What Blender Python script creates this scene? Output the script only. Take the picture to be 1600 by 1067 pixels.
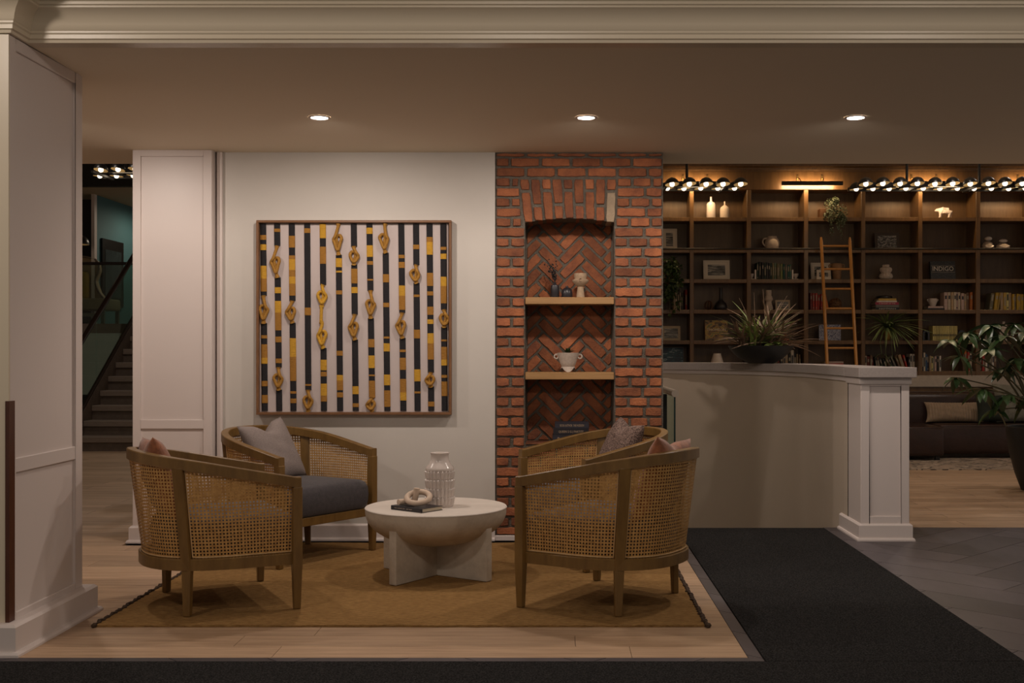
import bpy, bmesh, math, random
from mathutils import Vector, Matrix
random.seed(7)
for o in list(bpy.data.objects): bpy.data.objects.remove(o, do_unlink=True)
SC = bpy.context.scene
COL = SC.collection
PI = math.pi
R_ = math.radians

# ---------------------------------------------------------------- camera, world, exposure
EYE = 1.319                      # eye height; the camera looks along +Y, level, with a little lens shift
FPX, VX, VY = 1800.0, 870.0, 548.0
cam = bpy.data.cameras.new('camera')
cam.sensor_width = 36; cam.lens = FPX*36/1600
cam.shift_x = -(VX-800)/1600; cam.shift_y = (VY-533.5)/1600
cam.clip_end = 100
camo = bpy.data.objects.new('camera', cam); COL.objects.link(camo)
camo.location = (0, 0, EYE); camo.rotation_euler = (PI/2, 0, 0)
SC.camera = camo
w = bpy.data.worlds.new('world'); SC.world = w; w.use_nodes = True
w.node_tree.nodes['Background'].inputs[0].default_value = (1.0, 0.88, 0.76, 1)
w.node_tree.nodes['Background'].inputs[1].default_value = 0.24
SC.view_settings.view_transform = 'Standard'; SC.view_settings.look = 'None'
SC.view_settings.exposure = 0.0; SC.view_settings.gamma = 1.0
SC.view_settings.use_curve_mapping = False

CEIL = 2.70                      # seating bay ceiling
WALL = 8.02                      # back wall plane
DOWN = [(-2.98, 6.81), (-1.403, 6.81), (0.174, 6.81), (1.767, 6.81)]        # bay downlights
LOBBY = [(-3.0, 3.1), (-0.2, 2.6), (2.2, 2.6)]               # unseen lobby lamps added before the beam to light crown, column and bay
WARM = (1.0, 0.865, 0.765)

# ---------------------------------------------------------------- materials
MATS = {}
def mat(name, col, rough=0.6, metal=0.0, var=0.0, vscale=8.0, stretch=(1,1,1), bump=0.0, bscale=60.0,
        col2=None, emit=None, estr=0.0, spec=0.5, detail=4.0, bstretch=None, coat=0.0, obj_var=0.0, contrast=None, sheen=0.0):
    if name in MATS: return MATS[name]
    m = bpy.data.materials.new(name); m.use_nodes = True; MATS[name] = m
    nt = m.node_tree; N = nt.nodes; L = nt.links
    b = N['Principled BSDF']
    b.inputs['Base Color'].default_value = (*col, 1); b.inputs['Roughness'].default_value = rough
    b.inputs['Metallic'].default_value = metal; b.inputs['Specular IOR Level'].default_value = spec
    if coat: b.inputs['Coat Weight'].default_value = coat; b.inputs['Coat Roughness'].default_value = 0.15
    if sheen: b.inputs['Sheen Weight'].default_value = sheen
    if emit:
        b.inputs['Emission Color'].default_value = (*emit, 1); b.inputs['Emission Strength'].default_value = estr
    tc = N.new('ShaderNodeTexCoord'); out = None
    if var or col2:
        mp = N.new('ShaderNodeMapping'); mp.inputs['Scale'].default_value = stretch
        L.new(tc.outputs['Object'], mp.inputs[0])
        n = N.new('ShaderNodeTexNoise'); n.inputs['Scale'].default_value = vscale; n.inputs['Detail'].default_value = detail
        n.inputs['Roughness'].default_value = 0.65
        L.new(mp.outputs[0], n.inputs['Vector'])
        r = N.new('ShaderNodeValToRGB')
        c2 = col2 if col2 else tuple(max(0, c*(1-var)) for c in col)
        c1 = col if col2 else tuple(min(1, c*(1+var)) for c in col)
        lo, hi = contrast if contrast else (0.3, 0.7)
        r.color_ramp.elements[0].position = lo; r.color_ramp.elements[1].position = hi
        r.color_ramp.elements[0].color = (*c2, 1); r.color_ramp.elements[1].color = (*c1, 1)
        L.new(n.outputs['Fac'], r.inputs[0]); out = r.outputs[0]
    if obj_var:
        oi = N.new('ShaderNodeObjectInfo'); hs = N.new('ShaderNodeHueSaturation')
        mr = N.new('ShaderNodeMapRange'); mr.inputs[3].default_value = 1-obj_var; mr.inputs[4].default_value = 1+obj_var
        L.new(oi.outputs['Random'], mr.inputs[0]); L.new(mr.outputs[0], hs.inputs['Value'])
        if out: L.new(out, hs.inputs['Color'])
        else: hs.inputs['Color'].default_value = (*col, 1)
        out = hs.outputs[0]
    if out: L.new(out, b.inputs['Base Color'])
    if bump:
        mp2 = N.new('ShaderNodeMapping'); mp2.inputs['Scale'].default_value = bstretch or (1, 1, 1)
        L.new(tc.outputs['Object'], mp2.inputs[0])
        n2 = N.new('ShaderNodeTexNoise'); n2.inputs['Scale'].default_value = bscale; n2.inputs['Detail'].default_value = 3
        L.new(mp2.outputs[0], n2.inputs['Vector'])
        bp = N.new('ShaderNodeBump'); bp.inputs['Strength'].default_value = bump; bp.inputs['Distance'].default_value = 0.01
        L.new(n2.outputs['Fac'], bp.inputs['Height']); L.new(bp.outputs[0], b.inputs['Normal'])
    return m

def ramp_mat(name, kind, cols, scale=8.0, rough=0.7, stretch=(1,1,1), interp='CONSTANT', bump=0.0):
    """Voronoi / noise / wave lookup into a list of (position, colour)."""
    if name in MATS: return MATS[name]
    m = bpy.data.materials.new(name); m.use_nodes = True; MATS[name] = m
    nt = m.node_tree; N = nt.nodes; L = nt.links; b = N['Principled BSDF']
    b.inputs['Roughness'].default_value = rough
    tc = N.new('ShaderNodeTexCoord'); mp = N.new('ShaderNodeMapping'); mp.inputs['Scale'].default_value = stretch
    L.new(tc.outputs['Object'], mp.inputs[0])
    if kind == 'voronoi':
        t = N.new('ShaderNodeTexVoronoi'); o = t.outputs['Distance']
    elif kind == 'wave':
        t = N.new('ShaderNodeTexWave'); t.inputs['Distortion'].default_value = 2.5; o = t.outputs['Fac']
    else:
        t = N.new('ShaderNodeTexNoise'); t.inputs['Detail'].default_value = 5; o = t.outputs['Fac']
    t.inputs['Scale'].default_value = scale
    L.new(mp.outputs[0], t.inputs['Vector'])
    r = N.new('ShaderNodeValToRGB'); r.color_ramp.interpolation = interp
    e = r.color_ramp.elements
    e[0].position, e[0].color = cols[0][0], (*cols[0][1], 1)
    e[1].position, e[1].color = cols[1][0], (*cols[1][1], 1)
    for p, c in cols[2:]:
        x = e.new(p); x.color = (*c, 1)
    L.new(o, r.inputs[0]); L.new(r.outputs[0], b.inputs['Base Color'])
    return m

def glass_mat(name, tint, gloss=0.08):
    m = bpy.data.materials.new(name); m.use_nodes = True; nt = m.node_tree; N = nt.nodes
    N.remove(N['Principled BSDF'])
    t = N.new('ShaderNodeBsdfTransparent'); t.inputs[0].default_value = (*tint, 1)
    g = N.new('ShaderNodeBsdfGlossy'); g.inputs['Roughness'].default_value = 0.03
    mx = N.new('ShaderNodeMixShader'); mx.inputs[0].default_value = gloss
    nt.links.new(t.outputs[0], mx.inputs[1]); nt.links.new(g.outputs[0], mx.inputs[2])
    nt.links.new(mx.outputs[0], N['Material Output'].inputs[0]); MATS[name] = m
    return m

def plank_mat(name, base, dark, pw=0.19, pl=1.9, rough=0.5):
    """Oak boards running along X for floor too far away to show single boards."""
    m = bpy.data.materials.new(name); m.use_nodes = True; nt = m.node_tree; N = nt.nodes; L = nt.links; b = N['Principled BSDF']
    b.inputs['Roughness'].default_value = rough
    tc = N.new('ShaderNodeTexCoord')
    br = N.new('ShaderNodeTexBrick'); br.inputs['Scale'].default_value = 1.0
    br.inputs['Brick Width'].default_value = pl; br.inputs['Row Height'].default_value = pw
    br.inputs['Mortar Size'].default_value = 0.003; br.offset = 0.37
    br.inputs['Color1'].default_value = (*base, 1); br.inputs['Color2'].default_value = (*dark, 1)
    br.inputs['Mortar'].default_value = (*[c*0.35 for c in dark], 1)
    L.new(tc.outputs['Object'], br.inputs['Vector'])
    mp = N.new('ShaderNodeMapping'); mp.inputs['Scale'].default_value = (1.2, 14, 1); L.new(tc.outputs['Object'], mp.inputs[0])
    n = N.new('ShaderNodeTexNoise'); n.inputs['Scale'].default_value = 2.0; n.inputs['Detail'].default_value = 6; L.new(mp.outputs[0], n.inputs['Vector'])
    r = N.new('ShaderNodeValToRGB'); r.color_ramp.elements[0].position = .3; r.color_ramp.elements[0].color = (.55, .5, .45, 1)
    r.color_ramp.elements[1].position = .65; r.color_ramp.elements[1].color = (1, 1, 1, 1); L.new(n.outputs['Fac'], r.inputs[0])
    mx = N.new('ShaderNodeMix'); mx.data_type = 'RGBA'; mx.blend_type = 'MULTIPLY'; mx.inputs[0].default_value = .8
    L.new(br.outputs['Color'], mx.inputs[6]); L.new(r.outputs[0], mx.inputs[7]); L.new(mx.outputs[2], b.inputs['Base Color'])
    MATS[name] = m; return m

M = {}
M['wall'] = mat('cream_wall_paint', (.59, .55, .50), .55, var=.02, vscale=3, bump=.02, bscale=180)
M['trim'] = mat('white_trim_paint', (.70, .615, .575), .42, bump=.012, bscale=90)
M['cream'] = mat('cream_trim_paint', (.68, .585, .44), .32, bump=.012, bscale=90)
M['halfwall'] = mat('grey_beige_wall_paint', (.60, .50, .40), .55, var=.02, vscale=3)
M['ceil'] = mat('ceiling_paint', (.84, .74, .58), .8)
M['dark'] = mat('dark_paint', (.012, .010, .009), .6)
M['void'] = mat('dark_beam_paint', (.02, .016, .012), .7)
M['upceil'] = mat('upper_ceiling_paint', (.50, .40, .26), .8)
M['teal'] = mat('teal_light_in_paint', (.075, .175, .195), .7)  # teal light falling on the upper side wall, put into its base colour
M['paleg'] = mat('pale_green_wall_paint', (.40, .42, .36), .6)
M['brick'] = mat('red_brick', (.37, .125, .047), .85, col2=(.18, .058, .028), vscale=9, bump=.55, bscale=70, obj_var=.32)
M['brickb'] = mat('beige_brick', (.36, .27, .18), .85, var=.15, vscale=10, bump=.5, bscale=70)
M['mortar'] = mat('grey_mortar', (.135, .115, .09), .95, var=.25, vscale=25, bump=.8, bscale=120)
M['plank'] = mat('oak_plank', (.54, .36, .22), .45, col2=(.34, .212, .125), vscale=2.4, stretch=(1.0, 13, 1), detail=7, obj_var=.16, bump=.05, bscale=20, bstretch=(1, 14, 1))
M['planks'] = plank_mat('oak_floor_far', (.56, .385, .25), (.43, .29, .18))
M['tile'] = mat('slate_grey_tile', (.080, .067, .075), .42, col2=(.046, .038, .043), vscale=1.6, stretch=(3, 1, 1), detail=6, obj_var=.28, bump=.04, bscale=40)
M['grout'] = mat('tile_grout', (.16, .145, .14), .8)
M['mat'] = mat('charcoal_entry_mat', (.075, .072, .070), .95, col2=(.0065, .006, .0062), vscale=140, detail=2, bump=1.0, bscale=130, contrast=(.42, .85), spec=.12)
M['rug'] = mat('olive_brown_jute', (.37, .213, .078), .95, col2=(.18, .096, .033), vscale=85, stretch=(.30, 1, 1), bump=1.0, bscale=110, bstretch=(.35, 1, 1), contrast=(.28, .72), spec=.1)
M['fringe'] = mat('dark_brown_braid', (.055, .03, .015), .95, var=.4, vscale=60, bump=.6, bscale=120)
M['ash'] = mat('brown_stained_ash', (.215, .118, .031), .38, col2=(.135, .070, .018), vscale=3.0, stretch=(6, 6, 1.4), detail=7, bump=.05, bscale=18, bstretch=(6, 6, 1.4))
M['cane'] = mat('woven_cane', (.57, .32, .10), .55, col2=(.35, .175, .046), vscale=45, detail=3, bump=.3, bscale=250)
M['canetrim'] = mat('cane_edge_spline', (.56, .36, .17), .5)
M['seat'] = mat('charcoal_linen', (.050, .042, .045), .9, var=.25, vscale=40, bump=.25, bscale=260, sheen=.2)
M['pgrey'] = mat('heathered_grey_linen', (.30, .245, .225), .95, col2=(.21, .17, .155), vscale=90, stretch=(1, 1, 3), bump=.4, bscale=220)
M['pbrown'] = mat('brown_boucle', (.30, .20, .16), .95, col2=(.06, .034, .027), vscale=110, detail=2, bump=1.0, bscale=150, contrast=(.38, .62))
M['pterra'] = mat('terracotta_velvet', (.27, .090, .034), .85, var=.40, vscale=22, bump=.3, bscale=120, sheen=.4)
M['plaster'] = mat('travertine_plaster', (.58, .50, .40), .75, col2=(.42, .35, .27), vscale=9, detail=8, bump=.12, bscale=50, contrast=(.25, .6))
M['plasterw'] = mat('pale_plaster_top', (.66, .59, .52), .55, var=.05, vscale=9, bump=.05, bscale=50)
M['white'] = mat('white_glaze', (.66, .58, .53), .18, var=.06, vscale=20)
M['stone'] = mat('beige_stoneware', (.40, .285, .185), .9, var=.15, vscale=60, bump=.25, bscale=160)
M['stonew'] = mat('pale_stoneware', (.52, .43, .36), .85, var=.12, vscale=70, bump=.25, bscale=160)
M['knot'] = mat('cream_ceramic', (.60, .46, .35), .7, var=.06, vscale=30)
M['blackv'] = mat('black_stoneware', (.022, .020, .024), .35)
M['black'] = mat('black_metal', (.012, .010, .009), .35)
M['dark_rail'] = mat('dark_wood_rail', (.02, .010, .006), .3)
M['oakshelf'] = mat('light_oak_shelf', (.44, .25, .10), .45, col2=(.30, .16, .06), vscale=2.2, stretch=(1.2, 8, 18), detail=6)
M['frame'] = mat('walnut_frame', (.23, .11, .048), .4, col2=(.15, .066, .028), vscale=3, stretch=(2, 8, 2), detail=6)
M['canvas'] = mat('white_canvas', (.52, .445, .425), .85, var=.04, vscale=4, bump=.12, bscale=400)
M['cordb'] = mat('black_wrapped_cord', (.012, .010, .012), .85, bump=.5, bscale=40, bstretch=(1, 1, 12))
M['cordy'] = mat('yellow_wrapped_cord', (.58, .31, .025), .8, var=.15, vscale=30, stretch=(1, 1, 8), bump=.6, bscale=40, bstretch=(1, 1, 12))
M['cordo'] = mat('ochre_wrapped_cord', (.36, .165, .022), .8, var=.15, vscale=30, stretch=(1, 1, 8), bump=.6, bscale=40, bstretch=(1, 1, 12))
M['rope'] = mat('ochre_rope', (.34, .165, .022), .8, var=.2, vscale=60, bump=.5, bscale=120)
M['casewood'] = mat('dark_oak_bookcase', (.150, .080, .030), .36, col2=(.085, .043, .016), vscale=3, stretch=(9, 9, 1.2), detail=7, bump=.04, bscale=14, bstretch=(10, 10, 1))
M['caseback'] = mat('dark_oak_back_panel', (.125, .072, .034), .42, col2=(.080, .043, .020), vscale=3, stretch=(7, 7, 1.0), detail=7, bump=.10, bscale=9, bstretch=(8, 8, .8))
M['ladder'] = mat('honey_oak_ladder', (.42, .19, .045), .35, var=.12, vscale=8, stretch=(3, 3, 1))
M['brass'] = mat('antique_brass', (.42, .28, .12), .3, metal=.9)
M['cream_inner'] = mat('cream_enamel', (.42, .31, .15), .6)
M['concrete'] = mat('concrete_band', (.42, .35, .28), .85, var=.08, vscale=20, bump=.2, bscale=80)
M['captop'] = mat('grey_stone_cap', (.36, .31, .285), .6, var=.08, vscale=60, bump=.15, bscale=200)
M['leather'] = mat('dark_brown_leather', (.030, .0135, .010), .36, var=.25, vscale=6, bump=.25, bscale=22)
M['corduroy'] = mat('tan_ribbed_fabric', (.30, .22, .15), .9, var=.1, vscale=30, bump=.3, bscale=100)
M['sage'] = mat('grey_green_fabric', (.17, .16, .125), .9, var=.25, vscale=18, bump=.4, bscale=90)
M['leaf'] = mat('deep_green_leaf', (.030, .062, .020), .32, var=.35, vscale=14, obj_var=.35, spec=.6)
M['leafl'] = mat('lime_green_leaf', (.24, .31, .08), .45, var=.25, vscale=14, obj_var=.25)
M['leafp'] = mat('dusky_pink_leaf', (.24, .155, .10), .5, var=.3, vscale=14, obj_var=.35)
M['leafs'] = mat('spider_green_leaf', (.16, .21, .075), .45, var=.3, vscale=14, obj_var=.3)
M['leaff'] = mat('grey_green_small_leaf', (.125, .15, .085), .5, var=.5, vscale=60)
M['leafi'] = mat('ivy_leaf', (.035, .065, .016), .45, var=.4, vscale=40)
M['stem'] = mat('plant_stem', (.07, .06, .025), .6)
M['soil'] = mat('potting_soil', (.10, .068, .040), .95, var=.5, vscale=80, bump=.8, bscale=90)
M['pot'] = mat('matt_black_planter', (.010, .010, .010), .55)
M['goldpot'] = mat('gold_planter', (.36, .23, .06), .4, metal=.6)
M['brownpot'] = mat('brown_leather_pot', (.10, .042, .015), .6)
M['terra'] = mat('tan_clay', (.30, .17, .085), .8, var=.1, vscale=20)
M['stair'] = mat('grey_brown_stair_tread', (.190, .148, .115), .6, var=.12, vscale=8, stretch=(1, 6, 6), bump=.1)
M['riser'] = mat('dark_stair_riser', (.105, .076, .056), .7, var=.2, vscale=10)
M['page'] = mat('book_pages', (.56, .48, .36), .9)
M['printw'] = mat('off_white_print', (.62, .56, .48), .7)
M['printm'] = mat('muted_spine_print', (.27, .23, .17), .7)
M['velvet'] = mat('dark_green_velvet', (.012, .017, .011), .85)
M['printd'] = mat('dark_print', (.03, .03, .035), .7)
M['photo'] = ramp_mat('grey_photo_print', 'noise', [(0, (.03, .03, .03)), (.45, (.12, .12, .12)), (.55, (.40, .38, .35)), (.62, (.10, .10, .10))], 28, .5, (1, 1, 2.2))
M['photol'] = ramp_mat('landscape_photo_print', 'noise', [(0, (.03, .03, .03)), (.42, (.11, .11, .11)), (.54, (.36, .34, .31))], 9, .4, (.6, 1, 5))
M['painting'] = ramp_mat('autumn_painting_print', 'noise', [(0, (.05, .04, .025)), (.40, (.20, .12, .06)), (.5, (.42, .26, .06)), (.58, (.20, .20, .08)), (.66, (.10, .06, .04))], 14, .5, (1, 1, 1.6))
M['bluepaint'] = ramp_mat('blue_painting_print', 'noise', [(0, (.01, .03, .06)), (.46, (.012, .055, .085)), (.57, (.20, .26, .30)), (.62, (.02, .07, .10))], 16, .5, (.6, 1, 2.0))
M['abook'] = ramp_mat('blue_white_pattern_print', 'voronoi', [(0, (.45, .45, .50)), (.30, (.04, .05, .12)), (.55, (.30, .30, .36))], 60, .5)
M['bear'] = ramp_mat('white_and_grey_marble', 'noise', [(0, (.16, .11, .09)), (.40, (.50, .42, .39)), (.47, (.72, .64, .60))], 22, .5, interp='LINEAR')
M['organic'] = ramp_mat('mosaic_carpet', 'noise', [(0, (.34, .26, .19)), (.44, (.06, .042, .032)), (.47, (.40, .31, .23)), (.55, (.055, .04, .03)), (.58, (.32, .24, .17))], 2.4, .95, (.9, 2.0, 1))
M['dkframe'] = mat('dark_wood_picture_frame', (.045, .028, .020), .4)
M['whframe'] = mat('white_picture_frame', (.55, .49, .42), .5)
M['beigef'] = mat('beige_picture_frame', (.36, .28, .19), .5)
M['woodguard'] = mat('red_brown_corner_guard', (.085, .028, .014), .4, var=.2, vscale=8, stretch=(4, 4, 1))
M['yellowf'] = mat('mustard_fabric', (.40, .25, .03), .85, var=.1, vscale=12)
M['tanf'] = mat('tan_upholstery', (.26, .18, .10), .8)
M['disc'] = mat('downlight_lens', (.9, .9, .9), .4, emit=(1, .93, .86), estr=22)
M['disc2'] = mat('warm_downlight_lens', (.9, .9, .9), .4, emit=(1, .75, .45), estr=5)
M['bulb'] = mat('lit_globe_bulb', (.9, .9, .9), .4, emit=(1, .84, .62), estr=3.2)
M['strip'] = mat('lit_picture_light_strip', (.9, .9, .9), .4, emit=(1, .78, .5), estr=3)
M['glass'] = glass_mat('clear_green_glass', (.80, .88, .84), .06)
M['gedge'] = mat('green_glass_edge', (.01, .035, .030), .2)
M['wicker'] = mat('woven_wicker', (.13, .06, .02), .7, var=.5, vscale=60, bump=.8, bscale=60)

# ---------------------------------------------------------------- mesh helpers
class MB:
    def __init__(s): s.v = []; s.f = []; s.mi = []; s.cur = 0
    def add(s, vs, fs):
        o = len(s.v); s.v += [tuple(p) for p in vs]
        s.f += [tuple(i+o for i in q) for q in fs]; s.mi += [s.cur]*len(fs); return s
    def box(s, x0, x1, y0, y1, z0, z1):
        return s.add([(x0,y0,z0),(x1,y0,z0),(x1,y1,z0),(x0,y1,z0),(x0,y0,z1),(x1,y0,z1),(x1,y1,z1),(x0,y1,z1)],
                     [(3,2,1,0),(4,5,6,7),(0,1,5,4),(1,2,6,5),(2,3,7,6),(3,0,4,7)])
    def hexa(s, P):   # 8 corners ordered like box
        return s.add(P, [(3,2,1,0),(4,5,6,7),(0,1,5,4),(1,2,6,5),(2,3,7,6),(3,0,4,7)])
    def prism_y(s, poly, y0, y1):     # polygon of (x,z), extruded along y (y0 is the camera side)
        n = len(poly)
        vs = [(x, y0, z) for x, z in poly]+[(x, y1, z) for x, z in poly]
        fs = [tuple(range(n)), tuple(reversed(range(n, 2*n)))]+[(i, n+i, n+(i+1) % n, (i+1) % n) for i in range(n)]
        return s.add(vs, fs)
    def prism_z(s, poly, z0, z1):
        n = len(poly)
        vs = [(x, y, z0) for x, y in poly]+[(x, y, z1) for x, y in poly]
        return s.add(vs, [tuple(reversed(range(n))), tuple(range(n, 2*n))]+[(i, (i+1) % n, n+(i+1) % n, n+i) for i in range(n)])
    def lathe(s, prof, n=24, c=(0,0,0), cap=True):
        o = []; fs = []
        for r, z in prof:
            for k in range(n):
                a = 2*PI*k/n; o.append((c[0]+r*math.cos(a), c[1]+r*math.sin(a), c[2]+z))
        for i in range(len(prof)-1):
            for k in range(n):
                fs.append((i*n+k, i*n+(k+1) % n, (i+1)*n+(k+1) % n, (i+1)*n+k))
        if cap:
            if prof[0][0] > 1e-5: fs.append(tuple(reversed(range(n))))
            if prof[-1][0] > 1e-5: fs.append(tuple(range((len(prof)-1)*n, len(prof)*n)))
        return s.add(o, fs)
    def tube(s, pts, r, n=8, closed=False, cap=True):
        pts = [Vector(p) for p in pts]; m = len(pts); vs = []; fs = []
        rr = r if hasattr(r, '__len__') else [r]*m
        prev = None
        for i, p in enumerate(pts):
            a = pts[(i-1) % m] if (closed or i > 0) else p
            b = pts[(i+1) % m] if (closed or i < m-1) else p
            t = (b-a).normalized()
            if prev is None:
                up = Vector((0, 0, 1)) if abs(t.z) < .9 else Vector((1, 0, 0))
                nx = t.cross(up).normalized()
            else:
                nx = (prev-t*prev.dot(t)).normalized()
            prev = nx; ny = t.cross(nx)
            for k in range(n):
                an = 2*PI*k/n; vs.append(p+(nx*math.cos(an)+ny*math.sin(an))*rr[i])
        for i in range(m if closed else m-1):
            j = (i+1) % m
            for k in range(n):
                fs.append((i*n+k, i*n+(k+1) % n, j*n+(k+1) % n, j*n+k))
        if cap and not closed:
            fs += [tuple(reversed(range(n))), tuple(range((m-1)*n, m*n))]
        return s.add(vs, fs)
    def sweep(s, rings, closed_ring=True, cap=True, loop=False):   # list of equal-length vertex rings
        n = len(rings[0]); m = len(rings); vs = [p for r in rings for p in r]; fs = []
        for i in range(m if loop else m-1):
            j = (i+1) % m
            for k in range(n if closed_ring else n-1):
                fs.append((i*n+k, i*n+(k+1) % n, j*n+(k+1) % n, j*n+k))
        if cap and closed_ring and not loop: fs += [tuple(reversed(range(n))), tuple(range((m-1)*n, m*n))]
        return s.add(vs, fs)
    def sphere(s, c, r, n=12, sq=(1,1,1)):
        prof = [(max(1e-6, math.sin(PI*i/n)), -math.cos(PI*i/n)) for i in range(n+1)]
        t = MB().lathe(prof, n*2, cap=False)
        return s.add([(c[0]+x*r*sq[0], c[1]+y*r*sq[1], c[2]+z*r*sq[2]) for x, y, z in t.v], t.f)

def link(name, me, mats, parent=None, loc=(0,0,0), rz=0, smooth=None):
    for m in (mats if isinstance(mats, (list, tuple)) else [mats]): me.materials.append(m)
    if smooth is not None:
        me.polygons.foreach_set('use_smooth', [True]*len(me.polygons))
        me.set_sharp_from_angle(angle=R_(smooth))
    o = bpy.data.objects.new(name, me); COL.objects.link(o)
    o.location = loc; o.rotation_euler = (0, 0, rz); o.parent = parent
    return o
def mesh_of(mb, name, recalc=True):
    me = bpy.data.meshes.new(name); me.from_pydata(mb.v, [], mb.f)
    if mb.mi and max(mb.mi) > 0: me.polygons.foreach_set('material_index', mb.mi)
    if recalc:
        bm = bmesh.new(); bm.from_mesh(me); bmesh.ops.recalc_face_normals(bm, faces=bm.faces); bm.to_mesh(me); bm.free()
    me.update(); return me
def obj(name, mb, mats, parent=None, loc=(0,0,0), rz=0, smooth=None, local=False, bevel=0, seg=2, recalc=True):
    """ONE mesh object. With local=False the vertices are world coordinates and are re-based onto loc."""
    if not local and any(loc): mb.v = [(x-loc[0], y-loc[1], z-loc[2]) for x, y, z in mb.v]
    me = mesh_of(mb, name, recalc)
    if bevel:
        bm = bmesh.new(); bm.from_mesh(me)
        bmesh.ops.remove_doubles(bm, verts=bm.verts, dist=1e-5)
        es = [e for e in bm.edges if len(e.link_faces) == 2 and e.calc_face_angle(0) > R_(25)]
        bmesh.ops.bevel(bm, geom=es, offset=bevel, segments=seg, affect='EDGES', profile=.5, clamp_overlap=True)
        bm.to_mesh(me); bm.free()
    return link(name, me, mats, parent, loc, rz, smooth)
def struct(o): o['kind'] = 'structure'; return o
def stuff(o): o['kind'] = 'stuff'; return o
def tag(o, label, cat, group=None):
    o['label'] = label; o['category'] = cat
    if group: o['group'] = group
    return o
def thing(name, label, cat, loc=(0,0,0), rz=0, group=None):
    o = bpy.data.objects.new(name, None); COL.objects.link(o); o.empty_display_size = .1
    o.location = loc; o.rotation_euler = (0, 0, rz)
    return tag(o, label, cat, group)
def copy_tree(o, parent=None):
    c = o.copy(); COL.objects.link(c); c.parent = parent
    for ch in list(o.children): copy_tree(ch, c)
    return c
def at(px, py, Y): return Vector(((px-VX)*Y/FPX, Y, EYE-(py-VY)*Y/FPX))
def gx(px, Y): return (px-VX)*Y/FPX
def gz(py, Y): return EYE-(py-VY)*Y/FPX
def catmull(P, n=6, closed=False):
    P = [Vector(p) for p in P]; out = []; m = len(P)
    for i in range(m if closed else m-1):
        a = P[(i-1) % m] if (closed or i > 0) else P[0]; b = P[i]; c = P[(i+1) % m]
        d = P[(i+2) % m] if (closed or i+2 < m) else P[-1]
        for k in range(n):
            t = k/n
            out.append(.5*((2*b)+(c-a)*t+(2*a-5*b+4*c-d)*t*t+(3*b-a-3*c+d)*t**3))
    if not closed: out.append(P[-1])
    return out
def text_part(name, body, size, m, parent, loc, rot, ext=.0006, fit=None):
    cu = bpy.data.curves.new(name, 'FONT'); cu.body = body; cu.size = size; cu.extrude = ext
    cu.align_x = 'CENTER'; cu.align_y = 'CENTER'; cu.resolution_u = 2
    t = bpy.data.objects.new(name, cu)
    me = bpy.data.meshes.new_from_object(t); bpy.data.objects.remove(t, do_unlink=True)
    if fit:
        xs = [v.co.x for v in me.vertices]; ys = [v.co.y for v in me.vertices]
        sx = fit[0]/max(1e-6, max(xs)-min(xs)); sy = fit[1]/max(1e-6, max(ys)-min(ys))
        for v in me.vertices: v.co.x *= sx; v.co.y *= sy
    o = link(name, me, m, parent, loc); o.rotation_euler = rot
    return o
def clip_poly(P, x0, x1, y0, y1):
    def cut(P, f, inter):
        out = []
        for i in range(len(P)):
            a, b = P[i-1], P[i]
            if f(b):
                if not f(a): out.append(inter(a, b))
                out.append(b)
            elif f(a): out.append(inter(a, b))
        return out
    def ix(c): return lambda a, b: (c, a[1]+(b[1]-a[1])*(c-a[0])/(b[0]-a[0]))
    def iy(c): return lambda a, b: (a[0]+(b[0]-a[0])*(c-a[1])/(b[1]-a[1]), c)
    for f, g in ((lambda p: p[0] >= x0, ix(x0)), (lambda p: p[0] <= x1, ix(x1)), (lambda p: p[1] >= y0, iy(y0)), (lambda p: p[1] <= y1, iy(y1))):
        if not P: return []
        P = cut(P, f, g)
    return P
def parea(P): return abs(sum(P[i-1][0]*P[i][1]-P[i][0]*P[i-1][1] for i in range(len(P))))/2
def herringbone(W, n, gap, x0, x1, y0, y1, ox=0, oy=0, rng=40):
    """45 degree herringbone pieces clipped to a rectangle -> list of polygons."""
    out = []; c = math.cos(PI/4)
    def rot(p): return ((p[0]-p[1])*c*W+ox, (p[0]+p[1])*c*W+oy)
    g = gap/W/2
    for b in range(-rng, rng):
        for j in range(-rng//n, rng//n+1):
            for q in ((b+2*n*j, b, n, 1), (b, b-2*n*j-(2*n-1), 1, n)):
                a0, b0, la, lb = q
                P = [rot((a0+g, b0+g)), rot((a0+la-g, b0+g)), rot((a0+la-g, b0+lb-g)), rot((a0+g, b0+lb-g))]
                if max(p[0] for p in P) < x0 or min(p[0] for p in P) > x1 or max(p[1] for p in P) < y0 or min(p[1] for p in P) > y1: continue
                P = clip_poly(P, x0, x1, y0, y1)
                if len(P) >= 3 and parea(P) > .004*W*W*4: out.append(P)
    return out

def spot(name, loc, power, size, blend=.5, rad=.05, col=WARM, target=None, parent=None):
    l = bpy.data.lights.new(name, 'SPOT'); l.energy = power; l.spot_size = R_(size); l.spot_blend = blend
    l.shadow_soft_size = rad; l.color = col
    o = bpy.data.objects.new(name, l); COL.objects.link(o); o.location = loc; o.parent = parent
    if target is not None:
        o.rotation_euler = (Vector(target)-Vector(loc)).to_track_quat('-Z', 'Y').to_euler()
    return o
def point(name, loc, power, rad=.05, col=WARM, parent=None):
    l = bpy.data.lights.new(name, 'POINT'); l.energy = power; l.shadow_soft_size = rad; l.color = col
    o = bpy.data.objects.new(name, l); COL.objects.link(o); o.location = loc; o.parent = parent; return o

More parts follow.
